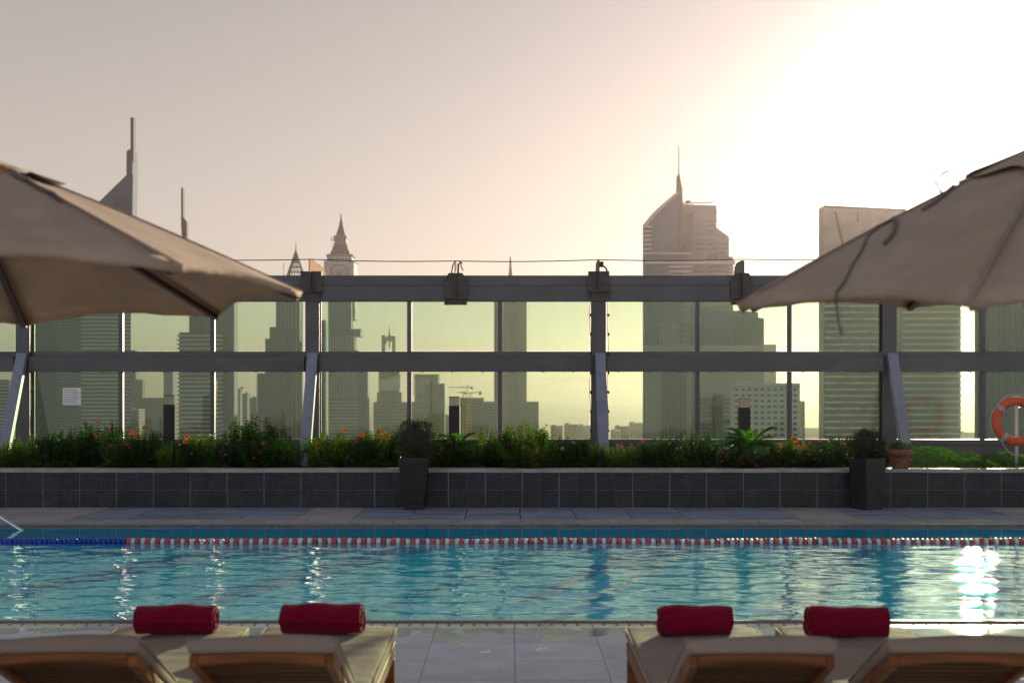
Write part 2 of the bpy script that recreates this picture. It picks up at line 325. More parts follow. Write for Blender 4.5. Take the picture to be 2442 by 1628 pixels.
# pool edges: lip, brown bullnose, slotted grating panels in modules
def pool_edge(name, label, ys, near):
    e = bpy.data.objects.new(name, None); COL.objects.link(e); struct(e, label)
    lip0, lip1, b1, g1_ = ys     # water side -> deck side
    def span(a, b): return (min(a, b), max(a, b))
    y0, y1 = span(lip0, lip1)
    lm = MB().box(-0.299, 0.299, y0, y1-0.002, -0.06, -0.014).mesh('lip_tile'); lm.materials.append(M['grate'])
    y0, y1 = span(lip1, b1)
    bm = MB().loft([[(x, y0, -0.05), (x, y1, -0.05), (x, y1, 0.004), (x, y1-(y1-y0)*0.25, 0.014), (x, y0+(y1-y0)*0.25, 0.014), (x, y0, 0.004)] for x in (-0.298, 0.298)]).mesh('edge_tile'); bm.materials.append(M['edge_brown'])
    y0, y1 = span(b1, g1_); w = y1-y0; gm = MB()
    gm.box(-0.297, 0.297, y0+0.002, y0+w*0.22, -0.03, 0); gm.box(-0.297, 0.297, y1-w*0.22, y1-0.002, -0.03, 0)
    xs = [-0.297]
    for k in range(5): xs += [-0.21+0.0985*k-0.011, -0.21+0.0985*k+0.011]
    xs.append(0.297)
    for k in range(0, 12, 2): gm.box(xs[k], xs[k+1], y0+w*0.22, y1-w*0.22, -0.03, 0)
    gm = gm.mesh('drain_grating'); gm.materials.append(M['grate'])
    for c in range(-23, 24):
        x = 0.6*c+(AX(1414, 10.1)+0.3 if near else 0.1)
        inst('lip_tile', lm, e, (x, 0, 0)); inst('edge_tile', bm, e, (x, 0, random.uniform(-0.001, 0.002))); inst('drain_grating', gm, e, (x, 0, 0))
    MB().box(-14.2, 14.2, y0+0.002, y1-0.002, -0.049, -0.045).build('drain_channel', M['channel'], e)
    return e
pool_edge('near_pool_edge', None, (10.46, 10.38, 10.27, 10.13), True)
pool_edge('far_pool_edge', None, (17.62, 17.70, 17.86, 18.16), False)
bs = MB().box(-0.297, 0.297, 10.06, 10.128, -0.045, 0.0).mesh('border_tile'); bs.materials.append(M['grate'])
for c in range(-23, 24): inst('border_tile', bs, deck, (0.6*c+AX(1414, 10.1)+0.3, 0, 0))

# water
nx, ny = 640, 400
xs = np.concatenate([[-14, -11], np.linspace(-8.6, 8.6, nx-4), [11, 14]]); ys = np.linspace(10.42, 17.68, ny); X, Y = np.meshgrid(xs, ys)
Z = np.zeros_like(X)
for i in range(110):
    lam = math.exp(rng.uniform(math.log(0.12), math.log(0.8))); k = 2*math.pi/lam; th = math.pi/2+rng.normal(0, 0.6)
    Z += 0.0092/k*(lam/0.35)**0.35*np.sin(k*(math.cos(th)*X+math.sin(th)*Y)+rng.uniform(0, 6.28))*(0.8+0.4*math.sin(i))
mod = 0.75+0.35*np.sin(X*0.5+1.0+0.4*Y)*np.sin(Y*0.9+X*0.3)
Z *= mod*np.where(Y > 15.75, 0.12, np.clip(0.6+(15.75-Y)*0.25, 0.6, 1.0))*np.clip((Y-10.42)*3, 0.15, 1)
Z += -0.012
v = np.stack([X, Y, Z], -1).reshape(-1, 3)
idx = np.arange(nx*ny).reshape(ny, nx); q = np.stack([idx[:-1, :-1], idx[:-1, 1:], idx[1:, 1:], idx[1:, :-1]], -1).reshape(-1, 4)
me = bpy.data.meshes.new('pool_water'); me.vertices.add(len(v)); me.vertices.foreach_set('co', v.astype(np.float32).ravel())
me.loops.add(q.size); me.loops.foreach_set('vertex_index', q.astype(np.int32).ravel()); me.polygons.add(len(q))
me.polygons.foreach_set('loop_start', np.arange(0, q.size, 4, dtype=np.int32)); me.polygons.foreach_set('use_smooth', np.ones(len(q), bool)); me.update(calc_edges=True)
me.materials.append(M['water']); o = bpy.data.objects.new('pool_water', me); COL.objects.link(o); struct(o)

# ------------------------------------------------------------------ planter wall
PY = 20.6
pl = thing('planter_wall', 'long raised planter bed faced with dark speckled granite tiles under a pale coping', 'planter', (0, PY, 0))
MB().box(-12.5, 12.5, 0.012, 0.30, -0.04, 0.545).build('wall_core', M['grout'], pl)
MB().box(-12.5, 12.5, 0.30, 3.6, 0.2, 0.545).build('soil_bed', M['soil'], pl)
P2 = 0.5773
x0 = AX(102, PY)-8*P2
tm = [MB().box(0.0, w, 0, 0.012, 0, 0.267).mesh('granite_tile') for w in (P2/2-0.010,)]
tm[0].materials.append(M['granite'])
for c in range(0, 84):
    xx = x0+c*P2/2+(0.004 if c % 2 == 0 else 0.0)
    if abs(xx) > 12: continue
    for r in range(2):
        inst('granite_tile', tm[0], pl, (xx, random.uniform(-0.0015, 0.0015)-0.001, 0.002+0.2725*r))
cs = MB().box(0, 1.152, -0.03, 0.36, 0.548, 0.602).mesh('coping_stone'); cs.materials.append(M['coping'])
for c in range(21):
    inst('coping_stone', cs, pl, (x0+c*2*P2, random.uniform(-0.003, 0.003), random.uniform(-0.002, 0.002)))

# ------------------------------------------------------------------ glass windbreak
FD = 23.3
fence = thing('glass_windbreak', 'tall grey steel and green glass windbreak behind the planter bed', 'windbreak', (0, FD, 0))
def fx(px): return AX(px, FD)
def fz(py): return AZ(py, FD)
posts = [-633, 55, 745, 1428, 2121, 2808]
SH = {745: 'left', 55: 'left'}
for i, px in enumerate(posts):
    hw = 0.125
    m = MB().box(fx(px)-hw, fx(px)+hw, -0.02, 0.0, 0.5, fz(690)).box(fx(px)-hw, fx(px)+hw, 0.22, 0.24, 0.5, fz(690)).box(fx(px)-0.012, fx(px)+0.012, 0.0, 0.22, 0.5, fz(690))
    m.build('post', M['steel'], fence)
    zt, zb = fz(842), 0.56; yb = -1.02; w = 0.098
    x = fx(px)+0.02
    m = MB(); ww = 0.09
    m.hexa([(x-ww, yb-0.10, zb), (x+ww, yb-0.10, zb), (x+ww, yb+0.06, zb), (x-ww, yb+0.06, zb), (x-ww, -0.14, zt), (x+ww, -0.14, zt), (x+ww, -0.021, zt), (x-ww, -0.021, zt)])
    m.build('strut', M['steel_light'], fence, bevel=0.008)
halves = [posts[0]+341.5*i for i in range(0, 11)]
for i in range(len(posts)-1):
    a, b = posts[i], posts[i+1]
    for (s, e) in ((a, (a+b)/2), ((a+b)/2, b)):
        xa, xb = fx(s)+0.003, fx(e)-0.003
        MB().box(xa, xb, -0.03, 0.30, fz(681), fz(657)).build('top_rail', M['steel'], fence, bevel=0.004)
        MB().box(xa, xb, -0.06, 0.25, fz(716), fz(682)).box(xa, xb, -0.075, 0.25, fz(717.5), fz(715.5)-0.002).build('top_beam', M['steel'], fence)
    xa, xb = fx(a)+0.13, fx(b)-0.13
    MB().box(xa, xb, -0.10, 0.14, fz(886), fz(851)).build('middle_beam', M['steel'], fence, bevel=0.004)
    MB().box(xa, xb, -0.02, 0.10, fz(850.5), fz(838)).build('window_sill', M['steel'], fence)
    MB().box(xa, xb, -0.03, 0.10, fz(1059), fz(1047)).build('window_sill', M['steel'], fence)
    MB().box(xa, xb, 0.0, 0.09, 0.5, fz(1059.5)).build('base_panel', M['steel'], fence)
    g = [a+(b-a)*t for t in (0.3385, 0.6555)] if i != 4 else [a+(b-a)*t for t in (0.325, 0.66)]
    cuts = [a]+g+[b]
    for mx_ in g:
        x = fx(mx_)
        for (z0, z1) in ((fz(838)+0.001, fz(718.5)), (fz(1047)+0.001, fz(886.5))):
            MB().box(x-0.038, x+0.038, -0.03, -0.005, z0, z1).box(x-0.02, x+0.02, -0.0049, 0.12, z0, z1).build('mullion', M['steel'], fence)
    for k in range(3):
        la = fx(cuts[k])+(0.125 if k == 0 else 0.038); lb = fx(cuts[k+1])-(0.125 if k == 2 else 0.038)
        for (z0, z1) in ((fz(838), fz(717)), (fz(1047), fz(886))):
            p_ = MB().box(la+(0.045 if k == 0 else 0.022), lb-(0.04 if k == 2 else 0.002), 0.05, 0.052, z0+0.014, z1+0.01).build('glass_pane', M['glass'], fence)
    # small bolt heads under the beams
    m = MB()
    for t in range(9):
        xx = xa+(xb-xa)*(t+0.4)/9; m.box(xx-0.012, xx+0.012, -0.05, -0.02, fz(888), fz(886)); m.box(xx-0.012, xx+0.012, -0.05, -0.02, fz(719.5), fz(717.6))
    stuff(m.build('bolt_heads', M['bolt'], fence))

def bracket(px, octo, label, top):
    t = thing('rail_bracket', label, 'bracket', (fx(px), FD-0.09, 0), 'steel brackets along the top rail')
    z = fz
    if octo:
        poly = [(-0.2, z(728)), (0.2, z(728)), (0.2, z(669)), (0.12, z(652)), (-0.12, z(652)), (-0.2, z(669))]; zb = z(728)
    else:
        poly = [(-0.187, z(712)), (0.187, z(712)), (0.187, z(648)), (-0.187, z(648))]; zb = z(712)
    plate = MB().prism(poly, -0.018, 0.0).build('plate', M['bracket'], t)
    MB().box(-0.19, 0.19, -0.12, -0.0185, zb+0.105, zb+0.12).build('flange', M['bracket'], t)
    MB().box(-0.008, 0.008, -0.14, -0.0185, zb+0.121, z(650)).build('rib_plate', M['bracket'], t)
    for sx_ in (-0.145, 0.145):
        for zz in ((z(665) if octo else z(657)), zb+0.05):
            MB().lathe([(0.018, 0), (0.018, 0.012)], 8, 'z').build('bolt', M['bolt'], plate).matrix_local = Matrix.Translation((sx_, -0.031, zz)) @ Matrix.Rotation(math.radians(-90), 4, 'X')
    def fin(depth, x, m, zt=4.16):
        y0 = 0.0; pts = [(y0-0.1, z(652)-0.02), (y0-0.1, zt-0.03), (y0+0.15, zt), (y0+depth*0.72, zt-0.005), (y0+depth*0.88, zt-0.05), (y0+depth, zt-0.15), (y0+depth, z(652)-0.02)]
        MB().loft([[(x-0.009, p, q) for p, q in pts], [(x+0.009, p, q) for p, q in pts]]).build('outrigger_fin', m, t)
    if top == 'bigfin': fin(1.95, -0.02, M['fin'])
    elif top == 'hook':
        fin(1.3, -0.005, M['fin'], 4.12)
        MB().tube([(-0.075, -0.01, z(651)-0.03), (-0.05, -0.02, z(635)), (-0.01, -0.02, z(624)), (0.06, -0.02, z(624)), (0.12, -0.02, z(629)), (0.09, -0.02, z(634)), (0.13, -0.02, z(646))], 0.011).build('shackle', M['bolt'], t, True)
        MB().tube([(0.045, -0.01, z(651)-0.02), (0.05, -0.01, z(632)), (0.10, -0.01, z(627))], 0.016).build('shackle', M['bolt'], t, True)
    elif top == 'clamp':
        fin(0.8, 0.0, M['bracket'], 4.15)
        MB().box(0.012, 0.085, -0.02, 0.04, z(638), z(625)).build('clamp_block', M['bolt'], t)
        MB().tube([(0.04, 0, z(634)), (0.10, 0, z(637)), (0.135, 0, z(642)), (0.15, 0, z(648)-0.02)], 0.016).build('cable_tail', M['bracket'], t, True)
    else: fin(0.9, 0.02, M['bracket'], 4.14)
    return t
bracket(744, False, 'rectangular bracket with a big sunlit curved fin, beside the left parasol tip', 'bigfin')
bracket(1087, True, 'chamfered bracket with a looped shackle on top, left of the slender spire', 'hook')
bracket(1427, False, 'rectangular bracket with a curled cable clamp on top, above the centre post', 'clamp')
bracket(1767, True, 'chamfered bracket with a pointed blade on top, beside the right parasol tip', 'blade')
cabz = [(-300, 617), (55, 618), (400, 619), (744, 620), (1087, 624), (1427, 621), (1767, 620), (2121, 617), (2500, 616)]
pts = []
for (a, za), (b, zb) in zip(cabz[:-1], cabz[1:]):
    for k in range(6): t = k/6; pts.append((fx(a+(b-a)*t), FD-0.12, fz(za+(zb-za)*t)-0.02*math.sin(math.pi*t)))
tag(MB().tube(pts, 0.0085, 6).build('safety_cable', M['bolt'], smooth=True), 'thin dark safety cable strung above the top rail', 'cable')
def light_string(px, side, label):
    xx = fx(px)+side*0.155
    t = thing('light_string', label, 'string lights', (xx, FD-0.05, 0), 'unlit light strings beside the posts')
    pts = [(0.01*math.sin(z*5+px), 0, z) for z in np.linspace(fz(1060), fz(720), 26)]
    MB().tube(pts, 0.006, 5).build('wire', M['bolt'], t, True)
    bm_ = MB().lathe([(0.004, -0.03), (0.016, -0.018), (0.02, 0), (0.014, 0.02), (0.004, 0.03)], 8).mesh('bulb'); bm_.materials.append(M['bolt'])
    for k in range(7): inst('bulb', bm_, t, (0.012, -0.005, fz(1060)+0.25+k*0.34))
light_string(1428, 1, 'unlit bulb wire down the right side of the centre post')
light_string(1428, -1, 'unlit bulb wire down the left side of the centre post')
light_string(55, 1, 'unlit bulb wire down the leftmost post under the parasol')

# printed notice fixed to the lowest left pane
t = thing('notice_sheet', 'small white printed notice stuck to the lower left glass pane', 'notice', (fx(169), FD+0.045, fz(945)))
hw_, hh_ = 21.5*FD/F, 20.5*FD/F
MB().box(-hw_, hw_, -0.003, 0.0, -hh_, hh_).build('sheet', mat('notice_paper', (0.85, 0.83, 0.80), 0.8), t)
m = MB()
for k in range(8): m.box(-hw_*0.8, hw_*(0.8 if k % 3 else 0.45), -0.0045, -0.0032, hh_*(0.78-0.21*k)-0.006, hh_*(0.78-0.21*k)+0.002)
stuff(m.build('printed_lines', mat('print_grey', (0.25, 0.25, 0.28), 0.9), t))

# ------------------------------------------------------------------ bollard lights
def bollard(x0, x1, ytop, rz, label):
    d = 21.9; w = (x1-x0)*d/F/2/ (math.cos(rz)+abs(math.sin(rz)))*1.0
    t = thing('bollard_light', label, 'bollard light', (AX((x0+x1)/2, d), d, 0.545), 'black bollard lights in the planter bed', rz)
    zt = AZ(ytop, d)-0.545; zl = zt-0.155
    MB().box(-w, w, -w, w, 0, zl).build('post', M['lamp_black'], t)
    MB().box(-w*0.94, w*0.94, -w*0.94, w*0.94, zl+0.0005, zt-0.012).build('diffuser', M['lamp_glass'], t)
    MB().box(-w, w, -w, w, zt-0.0115, zt).build('cap', M['lamp_black'], t)
bollard(387, 419, 942, 0.32, 'black bollard light among the tall bushes on the left')
bollard(1071, 1097, 945, 0.0, 'black bollard light behind the round shrub in the middle')
bollard(1761, 1787, 949, 0.0, 'black bollard light rising behind the big cycad on the right')

# ------------------------------------------------------------------ plants
def rot_leaf(base, direction, length, width, droop=0.25):
    d = Vector(direction).normalized(); s = d.cross(Vector((0,0,1)))
    if s.length < 1e-3: s = Vector((1,0,0))
    s.normalize(); b = Vector(base); m = b+d*length*0.5; m.z -= 0; tip = b+d*length; tip.z -= droop*length
    up = s.cross(d)*width*0.12
    return [b, m+s*width/2+up, tip, m-s*width/2+up], [(0,1,2),(0,2,3)]
def bush_mesh(name, n_stems, h, r, leaf=0.055, lw=0.02, levels=16, seed=0, peak=0.35):
    R = random.Random(seed); m = MB(); tips = []; st = MB()
    for i in range(n_stems):
        a = R.uniform(0, 6.28); rr = r*math.sqrt(R.random()); bx, by = rr*math.cos(a)*0.6, rr*math.sin(a)*0.6
        hh = h*(1-peak*(rr/r)**1.2)*R.uniform(0.74, 1.04)
        tx, ty = rr*math.cos(a)*1.1+R.gauss(0, .02), rr*math.sin(a)*1.1+R.gauss(0, .02)
        lv = int(levels*hh/h)+3
        for k in range(lv):
            f = (k+0.6)/lv; x = bx+(tx-bx)*f; y = by+(ty-by)*f; z = hh*f
            ln = leaf*(1.0-0.45*f)*R.uniform(0.8, 1.2)
            a0 = R.uniform(0, 6.28)
            for q_ in range(3 if f < 0.9 else 4):
                aa = a0+q_*2.09+R.gauss(0, .3); el = R.uniform(0.15, 0.55)+f*0.45
                m.add(*rot_leaf((x, y, z), (math.cos(aa)*math.cos(el), math.sin(aa)*math.cos(el), math.sin(el)), ln, lw*R.uniform(.8, 1.2)))
        tips.append((tx, ty, hh))
        if i % 3 == 0: st.tube([(bx, by, 0), (tx, ty, hh*0.97)], 0.004, 4)
    return m.mesh(name), st.mesh(name+'_stem'), tips
tmpl = []
for s_, (ns_, rr_, pk) in enumerate(((60, 0.40, 0.38), (70, 0.44, 0.22), (48, 0.36, 0.5), (75, 0.44, 0.15))):
    fm, sm, tips = bush_mesh('foliage', ns_, 1.0, rr_, 0.10, 0.046, 17, 10+s_, pk); tmpl.append((fm, sm, tips))
def fcopy(me, m, key={}):
    k = (me.name, m.name)
    if k not in key:
        c = me.copy(); c.materials.clear(); c.materials.append(m); key[k] = c
    return key[k]
def petal_flower(r):
    m = MB()
    for k in range(5):
        a = k*1.2566; m.add([(0,0,0), (r*math.cos(a-.5), r*math.sin(a-.5), 0.004), (r*1.15*math.cos(a), r*1.15*math.sin(a), 0.008), (r*math.cos(a+.5), r*math.sin(a+.5), 0.004)], [(0,1,2),(0,2,3)])
    return m.mesh('flower')
fl_pink = petal_flower(0.024); fl_pink.materials.append(M['pink'])
fl_white = petal_flower(0.02); fl_white.materials.append(M['whitef'])
mg = MB(); R = random.Random(3)
for k in range(46):
    ph = math.acos(1-1.3*(k+.5)/46); a = k*2.4; n_ = Vector((math.sin(ph)*math.cos(a), math.sin(ph)*math.sin(a), math.cos(ph)))
    mg.add(*rot_leaf(n_*0.012, n_, 0.03, 0.022, 0.05))
fl_mari = mg.mesh('flower'); fl_mari.materials.append(M['orange'])
SOIL = 0.545
def bush(px, ytop, wpx, t, d, kind, label, npink=4, mari=(), nwhite=0):
    fm, sm, tips = tmpl[t]
    h = (AZ(ytop, d)-SOIL)*1.08; sx_ = (wpx*d/F/2)/0.40
    root = thing('flowering_bush', label, 'bush', (AX(px, d), d, SOIL), 'flowering bushes in the planter bed', random.uniform(0, 6.28))
    mt = {'g': M['leaf'], 'y': M['leaf_yellow'], 'd': M['leaf_dark']}[kind]
    inst('foliage', fcopy(fm, mt), root, sc=(sx_, sx_, h))
    inst('stem', fcopy(sm, M['stem']), root, sc=(sx_, sx_, h))
    R = random.Random(px)
    for fl, n_ in ((fl_pink, int(npink*0.65+0.5)), (fl_white, nwhite)):
        for k in range(n_):
            # face the camera side and the top
            a = -root.rotation_euler.z-math.pi/2+R.gauss(0, 0.9); rr = sx_*0.36*R.uniform(0.5, 1.05); zz = h*R.uniform(0.3, 0.9)
            inst('flower', fl, root, (rr*math.cos(a), rr*math.sin(a), zz), (R.uniform(0.5, 1.2), 0, a+math.pi/2), R.uniform(0.8, 1.3))
    for (mx_, my) in mari:
        dx = AX(mx_, d-0.2)-root.location.x; dz = AZ(my, d-0.2)-SOIL; rz = -root.rotation_euler.z
        lx, ly = dx*math.cos(rz)+0.2*math.sin(rz), dx*math.sin(rz)-0.2*math.cos(rz)
        inst('flower', fl_mari, root, (lx, ly, dz), (0.6, 0, rz), R.uniform(0.9, 1.3))
B = bush
B(18, 1052, 80, 1, 21.3, 'y', 'yellow-green leafy bush at the left edge of the frame', 0)
B(70, 1035, 90, 0, 21.5, 'y', 'yellow-green bush in front of the leftmost leaning strut', 1)
B(118, 1040, 80, 3, 21.3, 'g', 'low bush with small white flowers between yellow-green bush and tall magenta bush', 1, nwhite=5)
B(168, 1025, 90, 1, 21.6, 'g', 'dark bush left of the tallest magenta-flowered peak', 7)
B(222, 988, 110, 2, 21.9, 'g', 'tallest bush of the left clump with a pointed magenta top', 10)
B(268, 1003, 90, 0, 21.9, 'g', 'second tall bush of the left clump with pointed stems', 8)
B(300, 1050, 100, 3, 21.2, 'g', 'low round bush with magenta blooms in front of the left clump', 12)
B(345, 1024, 80, 1, 21.6, 'g', 'bush topped with orange marigolds left of the first bollard', 6, ((315, 1031), (345, 1020), (329, 1037)))
B(408, 1064, 70, 1, 21.2, 'y', 'small pale olive bush at the foot of the first bollard', 0)
B(398, 1040, 50, 2, 21.5, 'g', 'narrow bush just in front of the first bollard', 1)
B(445, 1050, 80, 3, 21.4, 'g', 'bush with one large orange marigold right of the first bollard', 3, ((441, 1053), (446, 1041)), 2)
B(492, 1034, 90, 1, 21.6, 'y', 'olive bush sprinkled with white blooms in the left half', 1, nwhite=9)
B(538, 1045, 80, 0, 21.4, 'g', 'medium bush left of the broad tall bush', 4, nwhite=2)
B(580, 984, 110, 2, 21.9, 'g', 'highest bush of the broad clump left of the second strut', 6)
B(612, 988, 100, 0, 22.0, 'g', 'tall pointed bush behind the broad clump left of the second strut', 5)
B(664, 1000, 80, 2, 21.9, 'g', 'tall thin bush beside the second leaning strut', 5)
B(625, 1040, 130, 3, 21.3, 'g', 'broad dense bush at the front of the tall clump by the second strut', 10)
B(690, 1058, 70, 1, 21.3, 'g', 'low bush touching the second leaning strut', 5)
B(775, 1033, 100, 1, 21.5, 'y', 'light green bush with marigold right of the second strut', 5, ((759, 1063), (824, 1027)))
B(816, 1018, 70, 2, 21.8, 'g', 'pointed bush with a red top right of the second strut', 9)
B(860, 1045, 100, 3, 21.3, 'g', 'bush with an orange marigold above it between strut and round shrub', 8, ((864, 1037),))
B(905, 1022, 90, 1, 21.7, 'y', 'olive bush with red and orange blooms left of the round shrub', 6, ((913, 1031), (923, 1043), (905, 1048)))
B(952, 1030, 80, 0, 21.7, 'g', 'bush half hidden behind the middle round shrub', 4)
B(1040, 1012, 70, 2, 21.9, 'y', 'pointed bush just right of the middle round shrub', 3)
B(1068, 1050, 100, 3, 21.2, 'g', 'bush with several red blooms in front of the small cycad', 12)
B(1128, 1060, 80, 1, 21.4, 'g', 'low bush right of the small cycad', 5)
B(1157, 1006, 80, 2, 21.8, 'y', 'tall light green bush with a pointed top right of the small cycad', 3)
B(1200, 1028, 90, 0, 21.6, 'g', 'bush with white bloom between two tall pointed bushes', 5, nwhite=2)
B(1248, 1012, 110, 1, 21.8, 'y', 'wide yellow-green bush with pink tips near the middle', 10)
B(1285, 1008, 80, 2, 21.9, 'g', 'tall pointed bush with red spikes near the middle', 8)
B(1262, 1055, 150, 3, 21.2, 'y', 'broad olive bush at the front near the middle', 7)
B(1325, 1042, 80, 0, 21.6, 'y', 'yellow-tipped bush left of the centre post', 4)
B(1355, 1045, 80, 1, 21.4, 'g', 'dark bush with small white flowers left of the centre post', 1, nwhite=5)
B(1398, 1052, 80, 3, 21.3, 'g', 'bush in front of the centre post', 5)
B(1432, 1066, 50, 2, 21.2, 'g', 'small bush at the foot of the centre post', 3)
B(1480, 1060, 90, 1, 21.3, 'y', 'low yellowish bush right of the centre post', 4)
B(1527, 1043, 80, 2, 21.5, 'g', 'bush with pointed shoots right of the centre post', 4)
B(1570, 1050, 90, 3, 21.4, 'g', 'round bush in the middle of the right bed', 6)
B(1600, 1040, 80, 0, 21.6, 'y', 'bush with a white bloom on top in the right bed', 4, nwhite=3)
B(1660, 1030, 90, 1, 21.7, 'g', 'taller bush left of the big cycad', 8)
B(1700, 1062, 110, 3, 21.2, 'g', 'broad bush with pink blooms left of the big cycad', 10)
B(1775, 1082, 130, 3, 21.1, 'g', 'bush with red blooms beneath the big cycad', 9)
B(1850, 1060, 90, 1, 21.4, 'g', 'leafy bush with yellow blooms right of the big cycad', 2, ((1860, 1062), (1855, 1073)))
B(1893, 1042, 90, 0, 21.6, 'y', 'bush with a cluster of orange marigolds right of the big cycad', 3, ((1897, 1050), (1918, 1068), (1905, 1068), (1892, 1047)))
B(1950, 1038, 90, 2, 21.6, 'g', 'bush with small red blooms near the right black planter', 8)
B(1940, 1075, 100, 3, 21.1, 'g', 'low front bush with a pink bloom near the right black planter', 6)
B(1998, 1040, 90, 1, 21.7, 'g', 'bush with marigold just left of the right ball shrub', 4, ((2012, 1061),))
B(2080, 1060, 100, 3, 21.6, 'g', 'bush hidden behind the right ball shrub', 2)

def cycad(px, py, d, n, ln, label):
    t = thing('cycad', label, 'cycad', (AX(px, d), d, SOIL), 'cycads in the planter bed')
    hz_ = (AZ(py, d)-SOIL)/0.65
    MB().lathe([(0.07, 0), (0.09, hz_*0.3), (0.07, hz_*0.62), (0.03, hz_*0.7)], 10).build('trunk', M['twig'], t)
    R = random.Random(px)
    for i in range(n):
        a = i/n*6.283+R.uniform(-.15, .15); el = R.uniform(0.35, 1.2) if i % 2 else R.uniform(0.15, 0.6)
        L_ = ln*R.uniform(0.8, 1.1); m = MB(); pts = []
        for k in range(11):
            s = k/10; e2 = el-1.0*s*s
            pts.append(Vector((math.cos(a)*L_*s*math.cos(el*0.7), math.sin(a)*L_*s*math.cos(el*0.7), L_*(math.sin(el)*s-0.42*s*s)+hz_*0.65)))
        m.tube(pts, 0.005, 4)
        for k in range(1, 11):
            for sgn in (-1, 1):
                for sub in (0, .5):
                    p0 = pts[k-1].lerp(pts[k], sub); tdir = (pts[k]-pts[k-1]).normalized(); s = tdir.cross(Vector((0,0,1))).normalized()
                    w = 0.17*math.sin(math.pi*(0.12+0.8*k/10.5))
                    m.add(*rot_leaf(p0, s*sgn+tdir*0.9+Vector((0,0,0.45)), w, 0.017, 0.1))
        m.build('frond', M['frond'], t)
cycad(1092, 1066, 21.3, 16, 0.42, 'small cycad with a few fronds at the foot of the middle bollard')
cycad(1788, 1064, 21.15, 30, 0.60, 'big green cycad with arching fronds in the right bed')

def leaf_ball(name, n, rx, rz_, seed, leaf=0.028, twigs=60, holes=0.3):
    R = random.Random(seed); m = MB(); tw = MB()
    for i in range(n):
        v = Vector((R.gauss(0,1), R.gauss(0,1), R.gauss(0,1))).normalized()
        k = 1+0.07*math.sin(v.x*7+seed)+0.06*math.sin(v.y*9)+0.05*math.sin(v.z*11); r_ = (1-0.35*R.random()**2)*k
        p = Vector((v.x*rx*r_, v.y*rx*r_, v.z*rz_*r_)); dd = (v+Vector((R.gauss(0,.7), R.gauss(0,.7), R.gauss(0,.7)))).normalized()
        m.add(*rot_leaf(p, dd, leaf*R.uniform(.7, 1.4), leaf*0.5, 0.1))
    for i in range(twigs):
        v = Vector((R.gauss(0,1), R.gauss(0,.6), abs(R.gauss(0,1))*0.9)).normalized(); l0 = R.uniform(0.95, 1.18)
        p0 = Vector((v.x*rx*.6, v.y*rx*.6, v.z*rz_*.6)); p1 = Vector((v.x*rx*l0, v.y*rx*l0, v.z*rz_*l0)); p2 = p1+Vector((R.gauss(0,.04), R.gauss(0,.03), R.gauss(0.02,.03)))
        tw.tube([p0, p1, p2], 0.0018, 3)
        for k in range(4): m.add(*rot_leaf(p1.lerp(p2, k/3), (R.gauss(0,1), R.gauss(0,1), R.gauss(0.3,1)), leaf*.8, leaf*.4))
    return m, tw
def tall_planter(px, d, rz, wt, wb, h, label):
    t = thing('tall_planter', label, 'planter', (AX(px, d), d, 0), 'tall black tapered planters', rz)
    m = MB(); prof = ((wb, 0.0), (wb*1.02, 0.08), (wb+(wt-wb)*0.55, 0.4), (wt*0.98, 0.70), (wt, h-0.03), (wt, h), (wt-0.02, h), (wt-0.03, h-0.05))
    m.loft([[(-w/2, -w/2, z), (w/2, -w/2, z), (w/2, w/2, z), (-w/2, w/2, z)] for w, z in prof]); m.build('pot', M['blackpot'], t, bevel=0.01)
    MB().box(-wt/2+0.036, wt/2-0.036, -wt/2+0.036, wt/2-0.036, h-0.06, h-0.045).build('soil', M['soil'], t)
    return t
def ball_shrub(px, py, d, rx, rz_, seed, label, h0):
    t = thing('ball_shrub', label, 'shrub', (AX(px, d), d, h0-0.045), 'clipped ball shrubs in black planters')
    zc = AZ(py, d)-t.location.z
    m, tw = leaf_ball('x', 5200, rx, rz_, seed); o = m.build('foliage', M['leaf_dark'], t, loc=(0, 0, zc))
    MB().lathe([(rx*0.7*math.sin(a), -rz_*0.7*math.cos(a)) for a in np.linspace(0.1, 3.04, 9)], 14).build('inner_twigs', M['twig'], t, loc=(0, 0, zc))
    o = tw.build('twigs', M['twig'], t, loc=(0, 0, zc)); stuff(o)
    MB().tube([(0, 0, 0), (0.01, 0, zc*0.6)], 0.018, 6).build('trunk', M['twig'], t)
    return t
tall_planter(988, 20.33, 0.0, 0.45, 0.30, 0.80, 'tall black tapered planter standing alone before the middle of the granite wall')
ball_shrub(990, 1047, 20.33, 0.315, 0.30, 4, 'wiry ball shrub with stray twigs in the middle black planter', 0.80)
tall_planter(2068, 20.30, 0.45, 0.40, 0.32, 0.79, 'tall black planter at the right, turned with one corner toward the pool')
ball_shrub(2066, 1062, 20.30, 0.265, 0.235, 9, 'smaller dense clipped ball shrub in the right black planter', 0.79)
